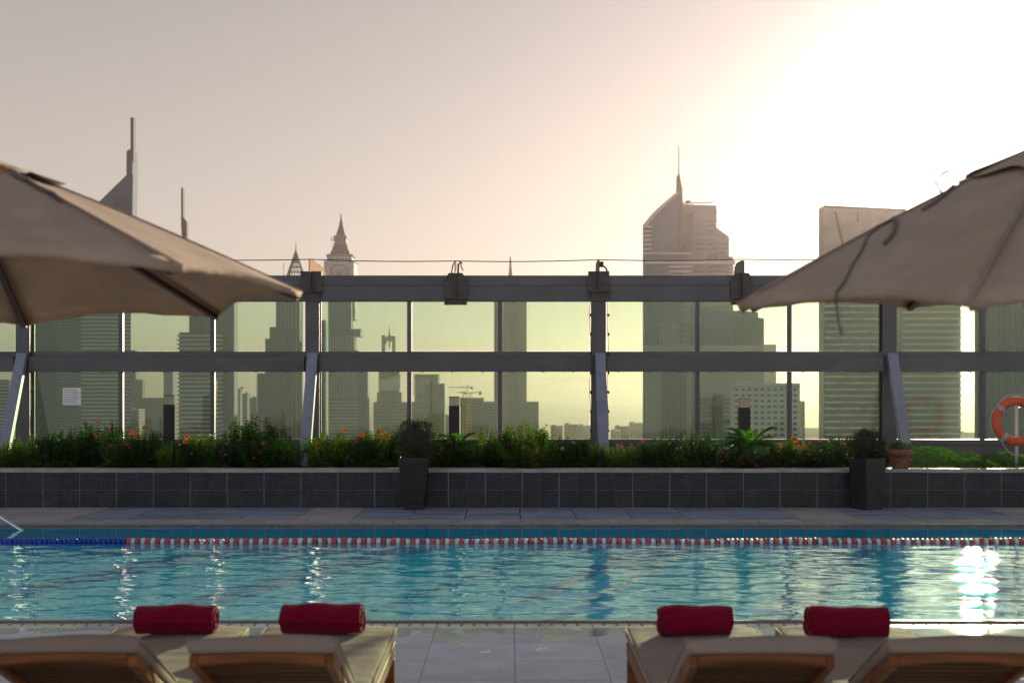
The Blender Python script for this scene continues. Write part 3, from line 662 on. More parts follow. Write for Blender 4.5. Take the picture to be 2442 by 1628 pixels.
# second dark planter face just behind the right one
t = thing('terracotta_pot', 'banded terracotta pot standing on the coping beside the right ball shrub', 'flower pot', (AX(2147, 20.75), 20.75, 0.603))
MB().lathe([(0.125, 0), (0.13, 0.01), (0.155, 0.13), (0.168, 0.21), (0.192, 0.212), (0.198, 0.24), (0.192, 0.30), (0.18, 0.305), (0.17, 0.28)], 24).build('pot', M['terracotta'], t, True); tp = t.children[-1]
MB().lathe([(0.158, 0.13), (0.168, 0.135), (0.168, 0.15), (0.160, 0.155)], 24).build('raised_band', M['terracotta'], tp, True)
MB().lathe([(0.17, 0.27), (0.01, 0.275)], 16).build('soil', M['soil'], t)
pp = thing('potted_shrub', 'small mixed shrub with an upright leafy shoot in the terracotta pot', 'shrub', (AX(2147, 20.75), 20.75, 0.875))
m, tw = leaf_ball('x', 900, 0.17, 0.09, 21, 0.035, 20); m.build('foliage', M['leaf'], pp, loc=(0, 0, 0.04)); stuff(tw.build('twigs', M['twig'], pp, loc=(0, 0, 0.04)))
inst('upright_shoot', fcopy(bush_mesh('foliage', 12, 1.0, 0.30, 0.06, 0.026, 18, 77, 0.2)[0], M['leaf_yellow']), pp, (0.07, 0, 0), sc=(0.33, 0.33, 0.30))
# ground cover on the right of the bed
R = random.Random(5); m = MB()
for i in range(15000):
    x = R.uniform(AX(2178, 21), 11.5); y = R.uniform(20.92, 22.2)
    hh = 0.10+0.13*max(0, math.sin((x-6.0)*1.5+0.3))+0.06*math.sin(x*4.1+y*2)+0.05*math.sin(x*9.3)+(y-20.95)*0.05
    hh *= min(1, (x-AX(2178, 21))*3+0.2)*min(1, (y-20.9)*4+.35)
    z = 0.56+hh*(1-R.random()**2*0.8); a = R.uniform(0, 6.28)
    m.add(*rot_leaf((x, y, z), (math.cos(a), math.sin(a), R.uniform(0, 1)), 0.045, 0.022))
stuff(m.build('ground_cover', M['leaf_grass']), 'low bright green ground cover in the right end of the planter bed', 'ground cover')
# low tangle of leaves filling the bed between the bushes
m = MB()
for i in range(17000):
    x = R.uniform(-8.9, AX(2100, 21)); y = R.uniform(20.93, 22.4); hh = 0.11+0.08*math.sin(x*3)+0.06*math.sin(x*7.7+y*3)+(y-20.9)*0.06
    if abs(x-AX(720, 22)) < 0.16 or abs(x-AX(1447, 21)) < 0.10: continue
    z = 0.55+hh*(1-R.random()**2*0.9); a = R.uniform(0, 6.28)
    m.add(*rot_leaf((x, y, z), (math.cos(a), math.sin(a), R.uniform(0, 1.2)), 0.05, 0.022))
stuff(m.build('undergrowth', M['leaf']), 'dense low leaves filling the bed between the flowering bushes', 'undergrowth')

# ------------------------------------------------------------------ lifebuoy
d = 21.0
t = thing('lifebuoy', 'orange lifebuoy with silver bands hanging at the right edge of the frame', 'lifebuoy', (AX(2424, d), d, AZ(1004, d)))
def ring(m, a0, a1, R_, r_, n=40, nn=14, sy=1.0):
    rings = []
    for i in range(n+1):
        a = a0+(a1-a0)*i/n; c = (R_*math.cos(a), 0, R_*math.sin(a))
        rings.append([(c[0]+r_*math.cos(b)*math.cos(a), r_*sy*math.sin(b), c[2]+r_*math.cos(b)*math.sin(a)) for b in [2*math.pi*k/nn for k in range(nn)]])
    m.loft(rings, cap=True); return m
rg = ring(MB(), 0, 2*math.pi, 0.322, 0.073, 56, 16, 0.8).build('ring', M['buoy'], t, True)
for k in range(4):
    a = math.radians(135+90*k) + 0.12
    ring(MB(), a-0.10, a+0.10, 0.322, 0.0755, 4, 16, 0.82).build('band', M['silver'], rg, True)
pts = []
for k in range(4):
    a0 = math.radians(135+90*k)+0.12
    for i in range(10):
        f = i/10; a = a0+f*math.pi/2; rr = 0.405+(0.10 if k == 1 else 0.03)*math.sin(math.pi*f); pts.append((rr*math.cos(a), -0.03, rr*math.sin(a)-(0.05*math.sin(math.pi*f) if k == 1 else 0)))
MB().tube(pts+[pts[0]], 0.009, 6).build('grab_rope', M['rope'], t, True)
t = thing('lifebuoy_post', 'slim white post carrying the lifebuoy at the right edge', 'post', (AX(2424, 21.2), 21.2, 0.56))
MB().tube([(0,0,0), (0,0,1.15)], 0.026, 12).build('pole', M['white'], t, True)
MB().tube([(0,0.0,0.99), (0,-0.17,0.99), (0,-0.20,1.03)], 0.012, 8).build('hook', M['white'], t, True)

# ------------------------------------------------------------------ ladder rail, lane rope
t = thing('pool_handrail', 'stainless steel handrail entering the pool at the far left', 'handrail', (AX(50, 17.35), 17.3, 0))
for yy in (0.0,):
    MB().tube([(0.28, yy, -0.17), (0, yy, 0.0), (-1.15, yy, 0.72), (-1.32, yy, 0.80), (-1.45, yy, 0.78), (-1.52, yy, 0.68), (-1.52, yy, -0.03)], 0.024, 12).build('rail', M['chrome'], t, True)
rope = thing('lane_rope', 'floating lane rope of blue, then orange and white discs across the pool', 'lane rope', (0, 15.8, -0.012))
prof = [(0.014, -0.028), (0.046, -0.028), (0.053, -0.022), (0.055, -0.004), (0.053, 0.012), (0.044, 0.016), (0.042, 0.024), (0.036, 0.028), (0.014, 0.028)]
fm = {}
for k_ in ('blue', 'white', 'red'):
    me_ = MB().lathe(prof, 16, 'x').mesh('float_disc'); me_.polygons.foreach_set('use_smooth', [True]*len(me_.polygons)); me_.materials.append(M['float_'+k_]); fm[k_] = me_
xb = AX(302, 15.8)
for k in range(-34, 190):
    x = xb+(k+0.5)*0.0588
    if abs(x) > 6.75: continue
    key_ = 'blue' if k < 0 else ('red' if k % 2 == 0 else 'white')
    inst('float_disc', fm[key_], rope, (x+random.uniform(-.003, .003), random.uniform(-.004, .004), 0.014+0.006*math.sin(x*2.2)+random.uniform(-.003, .003)), (random.uniform(0, 6), random.uniform(-.12, .12), random.uniform(-.16, .16)), random.uniform(0.86, 0.95))
MB().tube([(-14, 0, 0.014), (14, 0, 0.014)], 0.006, 5).build('cable', M['bolt'], rope)

# ------------------------------------------------------------------ parasols
def parasol(name, label, c, za, zh, R_, th0, tx, ty, group):
    t = thing(name, label, 'parasol', (c[0], c[1], 0), group)
    def vert(k, r=1.0):
        a = th0+k*math.pi/4; x, y = R_*math.cos(a), R_*math.sin(a); return Vector((x, y, zh+tx*x+ty*y))
    apex = Vector((0, 0, za))
    def surf(k, r, s):   # r 0..1 from apex, s 0..1 across the sector
        e = vert(k).lerp(vert(k+1), s); sc = math.sin(math.pi*s)
        rr = r*(1-0.045*sc*r*r)
        p = apex.lerp(e, rr); p.z += 0.022*math.sin(math.pi*min(r, 1))-0.018*sc*r*(1-0.3*r)+0.02*r**6*sc
        p.z += 0.004*math.sin(9*s+14*r+k)*r*sc
        return p
    NR, NS = 16, 12
    for k in range(8):
        m = MB(); vs = [surf(k, i/NR if i else 0.02, j/NS) for i in range(NR+1) for j in range(NS+1)]; fs = []
        for i in range(NR):
            for j in range(NS):
                a = i*(NS+1)+j; fs.append((a, a+NS+1, a+NS+2, a+1))
        # hem turned down
        b0 = len(vs)
        for j in range(NS+1):
            p = vs[NR*(NS+1)+j]; vs.append(Vector((p.x*0.992, p.y*0.992, p.z-0.028-0.004*math.sin(j*2.1+k))))
        for j in range(NS):
            a = NR*(NS+1)+j; fs.append((a, b0+j, b0+j+1, a+1))
        m.add(vs, fs); o = m.build('canopy_panel', M['canvas'], t, True)
        so = o.modifiers.new('thick', 'SOLIDIFY'); so.thickness = 0.003; so.offset = -1
        # vent cap sector
        m = MB(); vs = []; fs = []
        for i in range(7):
            for j in range(9):
                p = surf(k, 0.02+0.29*i/6*(1+0.06*math.sin(j*1.1+k)), j/8); p = p.copy(); p.z += 0.012+0.022*(i/6)**2*abs(math.sin(math.pi*j/8+k*0.7)); vs.append(p)
        for i in range(6):
            for j in range(8): a = i*9+j; fs.append((a, a+9, a+10, a+1))
        m.add(vs, fs); o = m.build('vent_cap', M['canvas'], t, True); so = o.modifiers.new('thick', 'SOLIDIFY'); so.thickness = 0.003; so.offset = -1
        # rib and strut
        e = surf(k, 0.985, 0.0)-Vector((0,0,0.035)); h0 = Vector((0.05*math.cos(th0+k*math.pi/4), 0.05*math.sin(th0+k*math.pi/4), za-0.09))
        mid = h0.lerp(e, 0.5); mid.z += 0.022
        m = MB(); pr = []
        for p in (h0, mid, e):
            s = Vector((-math.sin(th0+k*math.pi/4), math.cos(th0+k*math.pi/4), 0))*0.016
            pr.append([p-s+Vector((0,0,-.016)), p+s+Vector((0,0,-.016)), p+s+Vector((0,0,.012)), p-s+Vector((0,0,.012))])
        rb = m.loft(pr).build('rib', M['darkwood'], t)
        mid2 = h0.lerp(e, 0.22)+Vector((0,0,-0.01)); low = Vector((h0.x, h0.y, zh+0.12))
        MB().tube([low, mid2], 0.011, 6).build('strut', M['darkwood'], rb)
        MB().tube([surf(k, 0.03+0.97*i/12, 0.0)+Vector((0,0,0.003)) for i in range(13)], 0.0035, 5).build('seam', M['canvas'], t, True)
    MB().tube([(0,0,0.02), (0,0,za-0.02)], 0.027, 14).build('pole', M['darkwood'], t, True)
    MB().lathe([(0.06, za-0.14), (0.06, za-0.05), (0.03, za-0.02)], 14).build('top_hub', M['darkwood'], t, True)
    MB().lathe([(0.055, zh+0.07), (0.055, zh+0.15)], 14).build('runner', M['darkwood'], t, True)
    MB().lathe([(0.29, 0), (0.30, 0.05), (0.24, 0.09), (0.06, 0.11), (0.04, 0.3), (0.035, 0.3)], 24).build('base', M['bolt'], t, True)
    return t, surf
pg = 'beige parasols beside the loungers'
uL, sL = parasol('parasol', 'beige parasol at the left with its brown underside and two ribs showing', (-2.51, 5.85), 2.90, 2.235, 1.56, -0.64, 0.02, -0.02, pg)
uR, sR = parasol('parasol', 'beige parasol at the right seen from outside with loose straps on its canopy', (2.49, 5.85), 2.96, 2.205, 1.56, math.radians(190), 0.01, 0.06, pg)
def strap(t, surf, pts, r=0.009, off=0.012, name='tie_strap', tail=None):
    P = [surf(k, a, s)+Vector((0,0,off)) for k, a, s in pts]
    if tail: P += [P[-1]+Vector(q_) for q_ in tail]
    MB().tube(P, r, 6).build(name, M['cord'], t, True)
# left: cord lying along the front right seam below the vent
strap(uL, sL, [(0, 0.30, 0.02), (0, 0.34, 0.04), (0, 0.38, 0.01), (7, 0.42, 0.98), (7, 0.47, 0.965), (7, 0.52, 0.985), (7, 0.58, 0.96)], 0.008)
strap(uL, sL, [(0, 0.33, 0.03), (7, 0.36, 0.98), (7, 0.40, 0.985)], 0.014)
# right: strap crossing down to the hem and hanging, and a second short one
strap(uR, sR, [(0, 0.56, 0.03), (0, 0.60, 0.02), (0, 0.66, 0.08), (0, 0.74, 0.20), (0, 0.84, 0.30), (0, 0.93, 0.38), (0, 1.0, 0.42)], 0.005, 0.006, tail=[(0.0, 0, -0.05), (0.01, 0, -0.12), (0.02, 0, -0.17)])
strap(uR, sR, [(0, 0.56, 0.04), (0, 0.60, 0.15), (0, 0.66, 0.25), (0, 0.72, 0.30)], 0.008)
strap(uR, sR, [(0, 0.37, 0.02), (0, 0.42, 0.10), (0, 0.48, 0.16), (0, 0.52, 0.17)], 0.008)
P0 = sR(0, 0.40, 0.0)
MB().tube([P0+Vector((0,0,0.0)), P0+Vector((-0.03,0,0.05)), P0+Vector((0.01,0,0.09)), P0+Vector((0.03,0,0.10))], 0.006, 6).build('tie_strap', M['cord'], uR, True)
MB().tube([P0+Vector((-0.09,0,-0.02)), P0+Vector((-0.05,0,0.04))], 0.004, 5).build('tie_strap', M['cord'], uR, True)

# ------------------------------------------------------------------ loungers
def soft_box(x0, x1, y0, y1, z0, z1, nx_=16, ny_=26, wr=0.004, seed=0, rad=0.025):
    m = MB(); R = np.random.default_rng(seed)
    us = [0, .25, .5, 1]; xs_ = sorted(set([x0, x0+rad*.3, x0+rad, x1-rad, x1-rad*.3, x1]+list(np.linspace(x0+rad, x1-rad, nx_)))); ys_ = sorted(set([y0, y0+rad*.3, y0+rad, y1-rad, y1-rad*.3, y1]+list(np.linspace(y0+rad, y1-rad, ny_))))
    ph = R.uniform(0, 6, 8)
    def edge(u, a, b): dd = min(u-a, b-u); return 1.0 if dd >= rad else math.sqrt(max(0, 1-((rad-dd)/rad)**2))
    top, bot = [], []; zm = (z0+z1)/2; hh = (z1-z0)/2
    for y in ys_:
        for x in xs_:
            e = min(edge(x, x0, x1), edge(y, y0, y1)) if True else 1
            e = edge(x, x0, x1)*edge(y, y0, y1)
            w = wr*(math.sin(y*34+ph[0]+1.5*math.sin(x*5+ph[1]))*0.5+math.sin(y*71+ph[2]+2*math.sin(x*3+ph[3]))*0.35+math.sin(x*8+y*5+ph[4]))
            crown = 0.25*hh*math.sin(math.pi*(x-x0)/(x1-x0))
            top.append((x, y, zm+(hh+w+crown)*(0.35+0.65*e) if e > 0 else zm+0.35*hh)); bot.append((x, y, zm-hh*(0.35+0.65*e)))
    nX, nY = len(xs_), len(ys_); fs = []
    o2 = len(top)
    for j in range(nY-1):
        for i in range(nX-1):
            a = j*nX+i; fs.append((a, a+1, a+nX+1, a+nX)); fs.append((o2+a, o2+a+nX, o2+a+nX+1, o2+a+1))
    for i in range(nX-1):
        fs.append((i, o2+i, o2+i+1, i+1)); a = (nY-1)*nX+i; fs.append((a, a+1, o2+a+1, o2+a))
    for j in range(nY-1):
        a = j*nX; fs.append((a, a+nX, o2+a+nX, o2+a)); a = j*nX+nX-1; fs.append((a, o2+a, o2+a+nX, a+nX))
    m.add(top+bot, fs); return m
BT = math.atan2(0.335, 0.715)
def make_lounger():
    t = thing('sun_lounger', 'x', 'sun lounger', (0, 0, 0), 'teak sun loungers by the pool')
    hw = 0.312
    soft_box(-0.385, 0.385, 6.20, 7.82, 0.335, 0.415, seed=3, wr=0.006).build('seat_cushion', M['cushion'], t, True); sc_ = t.children[-1]
    for s in (-1, 1):
        MB().tube([(s*0.384, 6.22+1.58*k/8, 0.40) for k in range(9)], 0.007, 6).build('piping', M['cushion'], sc_, True)
        MB().box(s*0.365-0.016, s*0.365+0.016, 5.95, 7.80, 0.245, 0.330).build('side_rail', M['teak'], t, bevel=0.006)
        for yy in (6.15, 7.66):
            MB().box(s*0.355-0.03, s*0.355+0.03, yy, yy+0.07, 0.0, 0.2445).build('leg', M['teak'], t, bevel=0.006)
    MB().box(-0.348, 0.348, 7.765, 7.795, 0.25, 0.325).build('end_rail', M['teak'], t, bevel=0.005)
    MB().box(-0.348, 0.348, 6.10, 6.13, 0.25, 0.325).build('cross_rail', M['teak'], t, bevel=0.005)
    for k in range(14): MB().box(-0.348, 0.348, 6.20+k*0.11, 6.27+k*0.11, 0.308, 0.328).build('seat_slat', M['teak'], t)
    # backrest frame in its own tilted axes: local +y runs up the back, local z is its upper side
    Mx = Matrix.Translation((0, 6.20, 0.385)) @ Matrix.Rotation(math.pi, 4, 'Z') @ Matrix.Rotation(BT, 4, 'X')
    LN = 0.79
    def loc(o): o.matrix_local = Mx; return o
    loc(soft_box(-hw, hw, -0.01, LN, 0.0, 0.068, seed=8, wr=0.005, rad=0.024).build('back_cushion', M['cushion'], t, True))
    for s in (-1, 1):
        loc(MB().tube([(s*(hw-0.001), LN*k/8, 0.056) for k in range(9)], 0.007, 6).build('piping', M['cushion'], t, True))
        loc(MB().box(s*0.285-0.018, s*0.285+0.018, -0.02, LN-0.03, -0.055, -0.003).build('stile', M['teak'], t, bevel=0.006))
    # arched top rail
    n_ = 14; rings = []
    for i in range(n_+1):
        x = -0.266+0.532*i/n_; f = 1-(2*i/n_-1)**2; y1 = LN-0.03+0.02*f; zt = -0.004; zb = -0.045-0.0*f; 
        rings.append([(x, y1-0.045, zb+0.0+0.012*f), (x, y1-0.045, zt), (x, y1, zt), (x, y1, zb+0.012*f)])
    loc(MB().loft(rings).build('top_rail', M['teak'], t, bevel=0.003))
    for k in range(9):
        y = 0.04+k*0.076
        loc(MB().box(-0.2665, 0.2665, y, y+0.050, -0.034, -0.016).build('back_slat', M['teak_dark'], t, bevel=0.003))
    MB().tube([(-0.30, 6.02, 0.26), (-0.30, 5.75, 0.60)], 0.010, 6).build('back_support', M['teak'], t)
    MB().tube([(0.30, 6.02, 0.26), (0.30, 5.75, 0.60)], 0.010, 6).build('back_support', M['teak'], t)
    return t
proto = make_lounger()
lab = ['leftmost teak lounger cut by the left frame edge, its back overlapping the first towel', 'second lounger from the left, with clear paving on its right side', 'third lounger from the left, with clear paving on its left side', 'rightmost teak lounger cut by the right frame edge']
lx = [-1.70, -0.986, 1.004, 1.73]
lo = []
for i, x in enumerate(lx):
    o = proto if i == 0 else copy_tree(proto)
    o.location = (x, (0, 0.0, -0.02, 0.0)[i], 0); o.rotation_euler.z = (0.032, 0.011, -0.0068, -0.028)[i]; o['label'] = lab[i]; lo.append(o)

# ------------------------------------------------------------------ rolled towels
def towel(px0, px1, py0, py1, d, rz, ry, flip, label, seed):
    zb = 0.418; w = (px1-px0)*d/F; cx_ = AX((px0+px1)/2, d)
    t = thing('rolled_towel', label, 'towel', (cx_, d, zb), 'rolled crimson towels on the loungers', rz)
    Rr = 0.5*(py1-py0)*d/F*0.94; R_ = np.random.default_rng(seed); turns = 3.6; th_ = Rr/(turns+0.4)
    n_ = 110; sec_o, sec_i = [], []
    for i in range(n_+1):
        a = 2*math.pi*turns*i/n_; r0 = th_*0.45+th_*a/(2*math.pi)
        sec_o.append((a, r0+th_*0.43)); sec_i.append((a, r0-th_*0.42))
    NX = 22; vs = []; a_off = -0.6 if not flip else 2.2
    def pos(a, r_, u, e):
        x = (u-0.5)*w
        aa = a+a_off; y = math.cos(aa)*r_*1.06; z = math.sin(aa)*r_*0.97+Rr*0.97
        lump = 0.0035*math.sin(7*u+2*aa+seed)+0.003*math.sin(13*u+seed*2+aa*3)
        k = max(0, r_/Rr)*lump; y += math.cos(aa)*k; z += math.sin(aa)*k
        z = max(z, 0.0+0.002*math.sin(u*9)); edge = max(0, 1-min(u, 1-u)/0.035); 
        shrink = 1-0.07*edge**2*(1 if r_ > Rr*0.8 else 0.3); y *= shrink; z = (z-Rr)*shrink+Rr
        x += 0.006*math.sin(a*1.3+seed)*(1 if u > 0.5 else -1)*edge
        return (x, y, z)
    m = MB(); 
    for (sec, flipf) in ((sec_o, 0), (sec_i, 1)):
        vs = [pos(a, r_, j/NX, 0) for a, r_ in sec for j in range(NX+1)]; fs = []
        for i in range(n_):
            for j in range(NX):
                a = i*(NX+1)+j; f = (a, a+NX+1, a+NX+2, a+1); fs.append(f if not flipf else f[::-1])
        m.add(vs, fs)
    o2 = (n_+1)*(NX+1)
    for i in range(n_):
        a = i*(NX+1); b = (i+1)*(NX+1); m.f.append((a, b, b+o2, a+o2)); m.f.append((a+NX, a+NX+o2, b+NX+o2, b+NX))
    a = n_*(NX+1)
    for j in range(NX): m.f.append((a+j, a+j+o2, a+j+1+o2, a+j+1))
    o = m.build('towel_roll', M['towel'], t, True)
    # terry loops standing off the surface
    fz_ = MB(); R2 = random.Random(seed)
    for i in range(9000):
        u = R2.uniform(0.01, 0.99); a = 2*math.pi*R2.uniform(turns-1.02, turns); r_ = th_*0.45+th_*a/(2*math.pi)+th_*0.43
        p = Vector(pos(a, r_, u, 0)); nrm = Vector((R2.gauss(0, .5), p.y, p.z-Rr)).normalized(); q_ = p+nrm*R2.uniform(0.002, 0.0055)+Vector((R2.gauss(0, .002), R2.gauss(0, .002), 0)); s_ = Vector((0.0011, R2.gauss(0, .0008), 0.0003))
        fz_.add([p-s_, p+s_, q_], [(0, 1, 2)])
    stuff(fz_.build('terry_pile', M['towel'], t))
    t.rotation_euler.y = ry
    return t
towel(326, 514, 1437, 1513, 7.5, 0.05, 0.0, False, 'rolled crimson towel on the leftmost lounger', 1)
towel(672, 866, 1433, 1513, 7.5, -0.03, -0.012, False, 'rolled crimson towel with a lifted end flap, second from the left', 2)
towel(1571, 1742, 1434, 1513, 7.5, 0.03, 0.0, True, 'rolled crimson towel on the third lounger, nearest right of centre', 3)
towel(1925, 2114, 1439, 1520, 7.45, 0.02, 0.008, True, 'rolled crimson towel furthest right, on the rightmost lounger', 4)

# ------------------------------------------------------------------ skyline
def bmat(name, col, rough=0.6): return mat(name, col, 0.85, 0, 0.12, 0.03, rand=0.0, spec=0.15)
C_glass = bmat('tower_glass_blue', (0.05, 0.09, 0.14), 0.35); C_dark = bmat('tower_dark', (0.045, 0.055, 0.065)); C_stone = bmat('tower_stone', (0.20, 0.20, 0.21)); C_light = bmat('tower_pale', (0.42, 0.40, 0.37)); C_win = bmat('tower_window', (0.045, 0.06, 0.065), 0.2); C_band = bmat('tower_band', (0.38, 0.38, 0.37)); C_green = bmat('tower_green_glass', (0.04, 0.08, 0.085), 0.3); C_orange = bmat('tower_ochre', (0.50, 0.28, 0.12))
class BD:
    def __init__(s, name, label, d, group='towers of the hazy skyline', cat='tower'):
        s.d = d; s.t = thing(name, label, cat, (0, d, GZ), group)
    def P(s, pts): return [(AX(x, s.d), AZ(y, s.d)-GZ) for x, y in pts]
    def part(s, name, pts, mt, y0=0.0, y1=None, kind=None):
        P = s.P(pts); ar = sum(P[i][0]*P[(i+1) % len(P)][1]-P[(i+1) % len(P)][0]*P[i][1] for i in range(len(P)))
        if ar < 0: P = P[::-1]
        y1 = min(y1 if y1 is not None else 40.0, y0+0.016*s.d); o = MB().prism(P, y0, y1).build(name, mt, s.t)
        if kind: o['kind'] = kind
        return o
    def body(s, x0, x1, yt, mt, thick=40.0, off=0.0, name='body'):
        thick = min(thick, 0.016*s.d)
        if x0 > CX: x0 += (x0-CX)*(thick+off)/s.d
        if x1 < CX: x1 += (x1-CX)*(thick+off)/s.d
        return MB().box(AX(x0, s.d), AX(x1, s.d), off, off+thick, 0, AZ(yt, s.d)-GZ).build(name, mt, s.t)
    def bands(s, x0, x1, y0, y1, pitch, h, mt, proud=0.8, off=0.0, name='floor_band', one=False, wavy=0):
        y = y0; joined = MB()
        while y < y1:
            m = joined if one else MB()
            xa, xb = AX(x0, s.d), AX(x1, s.d)
            if wavy:
                n_ = 18; ring_ = []
                for k in range(n_+1):
                    f = k/n_; pr = proud*(0.5+0.5*math.sin(f*wavy*6.28+y*0.11)); xx = xa+(xb-xa)*f
                    ring_.append([(xx, off-pr-0.3, AZ(y+h, s.d)-GZ), (xx, off, AZ(y+h, s.d)-GZ), (xx, off, AZ(y, s.d)-GZ), (xx, off-pr-0.3, AZ(y, s.d)-GZ)])
                m.loft(ring_)
            else: m.box(xa, xb, off-proud, off-0.01, AZ(y+h, s.d)-GZ, AZ(y, s.d)-GZ)
            if not one: m.build(name, mt, s.t)
            y += pitch
        if one: joined.build(name, mt, s.t)['kind'] = 'stuff'
    def grid(s, x0, x1, y0, y1, px, py, w, h, mt, one=True, off=0.0, name='window'):
        joined = MB(); y = y0; me_ = None
        while y+h <= y1:
            x = x0
            while x+w <= x1:
                b = (AX(x, s.d), AX(x+w, s.d), off-0.25, off-0.01, AZ(y+h, s.d)-GZ, AZ(y, s.d)-GZ)
                if one: joined.box(*b)
                else:
                    if me_ is None:
                        me_ = MB().box(0, b[1]-b[0], b[2], b[3], 0, b[5]-b[4]).mesh(name); me_.materials.append(mt)
                    inst(name, me_, s.t, (b[0], 0, b[4]))
                x += px
            y += py
        if one: o = joined.build(name+'s', mt, s.t); o['kind'] = 'stuff'
    def ribs(s, x0, x1, y0, y1, pitch, w, mt, off=0.0, proud=0.6, name='vertical_ribs'):
        m = MB(); x = x0
        while x+w <= x1: m.box(AX(x, s.d), AX(x+w, s.d), off-proud, off-0.01, AZ(y1, s.d)-GZ, AZ(y0, s.d)-GZ); x += pitch
        m.build(name, mt, s.t)['kind'] = 'stuff'
YB = 1075
# wedge-topped tower with mast, far left
b = BD('wedge_tower', 'tall grey tower with a triangular top and long mast rising above the left parasol', 1100)
b.body(135, 312, 600, C_glass, 14)
b.part('crown', [(135, 600), (135, 582), (304, 416), (304, 360), (319, 360), (315, 600)], C_glass, -1, 13)
b.part('mast', [(312.5, 401), (312.5, 281), (319.5, 281), (319.5, 385), (317.5, 385), (317.5, 401)], C_dark, -1.5, 6)
b.part('mast_shoulder', [(304, 418), (304, 362), (313, 357), (318, 357), (318, 418)], C_glass, -3, 8)
m = MB()
for k in range(7): m.box(AX(272, 1100), AX(308, 1100), -1.6, -1.05, AZ(474.5+k*4.3, 1100)-GZ, AZ(472.5+k*4.3, 1100)-GZ)
m.build('louvres', C_dark, b.t)['kind'] = 'stuff'
b.bands(196, 311, 700, YB, 9.2, 4.2, C_band, 1.5, one=True, name='floor_bands')
b.bands(135, 196, 700, YB, 6.5, 2.0, C_stone, 1.0, one=True, name='floor_bands')
b = BD('green_glass_tower', 'broad dark green glass tower behind the leftmost full pane', 1100)
b.body(78, 150, 700, C_green, 14); b.ribs(78, 150, 705, YB, 9, 1.5, C_glass)
b = BD('edge_block', 'dark low block behind the pane at the left frame edge', 900, cat='building')
b.body(-90, 40, 905, C_green, 14); b.bands(-90, 40, 910, YB, 8, 2.5, C_band, 0.8, one=True, name='floor_bands')
# second wedge tower
b = BD('wedge_tower', 'second smaller tower with a mast on its left shoulder, right of the tall wedge tower', 1200)
b.body(451, 566, 660, C_glass, 14); b.body(432, 540, 793, C_green, 14, -7, 'podium_block')
b.part('crown', [(433, 575), (447, 575), (451, 580), (566, 690), (566, 700), (433, 700)], C_glass, 0, 13)
b.part('mast', [(432.5, 545), (432.5, 448), (437, 448), (437.5, 518), (446, 530), (446, 577), (433.5, 577), (433.5, 545)], C_dark, -1, 6)
b.ribs(456, 516, 702, 793, 12, 2.0, C_dark, 0, 1.0)
b.bands(432, 540, 800, YB, 10, 4, C_band, 1.0, off=-14, one=True, name='floor_bands')
b = BD('slab_tower', 'dark plain slab tower showing through the third pane from the left', 1300)
b.body(532, 567, 690, C_dark, 14)
b = BD('balcony_tower', 'tower with pale floor bands low behind the first bollard light', 1000)
b.body(432, 518, 905, C_glass, 14); b.bands(432, 518, 908, YB, 10.5, 4.5, C_band, 1.5)
b = BD('small_towers', 'pair of narrow hazy blocks behind the second pane from the left', 1900, cat='building')
b.body(305, 330, 835, C_glass, 14); b.body(312, 346, 905, C_green, 14, -8, 'annex'); b.body(388, 418, 860, C_glass, 14, 5, 'annex')
b.body(346, 392, 948, C_glass, 14, -8, 'annex')
# lattice pyramid tower
b = BD('lattice_spire_tower', 'tower topped by an open lattice pyramid with a needle, left of the clock tower', 1150)
D = 1150
b.body(658, 721, 690, C_glass, 14); b.body(645, 700, 780, C_green, 14, -4, 'setback_block'); b.body(636, 690, 808, C_green, 14, -7, 'setback_block'); b.body(618, 690, 890, C_glass, 14, -8, 'setback_block')
b.grid(665, 720, 722, YB, 7.5, 7, 4, 3.4, C_win, name='window'); b.ribs(670, 716, 700, YB, 9, 1.2, C_band)
b.grid(622, 688, 897, YB, 6, 6, 3, 3, C_win, off=-20)
m = MB(); ap = Vector((AX(696.5, D), 20, AZ(590, D)-GZ)); bz = AZ(664, D)-GZ; hwid = (718-675)/2*D/F
corners = [Vector((AX(696.5, D)+sx_*hwid, 20+sy_*hwid, bz)) for sx_, sy_ in ((-1,-1),(-.33,-1),(.33,-1),(1,-1),(1,-.33),(1,.33),(1,1),(.33,1),(-.33,1),(-1,1),(-1,.33),(-1,-.33))]
for c in corners: m.tube([c, ap], 0.42, 4)
for f in (0.12, 0.28, 0.44, 0.60, 0.76, 0.9):
    ring_ = [c.lerp(ap, f) for c in (corners[0], corners[3], corners[6], corners[9])]
    for i in range(4): m.tube([ring_[i], ring_[(i+1) % 4]], 0.36, 4)
m.build('lattice_pyramid', C_dark, b.t)
MB().box(AX(670, D), AX(723, D), -1, 42, AZ(692, D)-GZ, AZ(664, D)-GZ).build('roof_block', C_stone, b.t)
MB().tube([ap-Vector((0,0,3)), (ap.x, ap.y, AZ(573, D)-GZ)], [0.5, 0.25], 5).build('needle', C_dark, b.t)
MB().tube([(AX(674, D), 5, bz), (AX(674, D), 5, AZ(626, D)-GZ)], 0.3, 4).build('needle', C_dark, b.t)
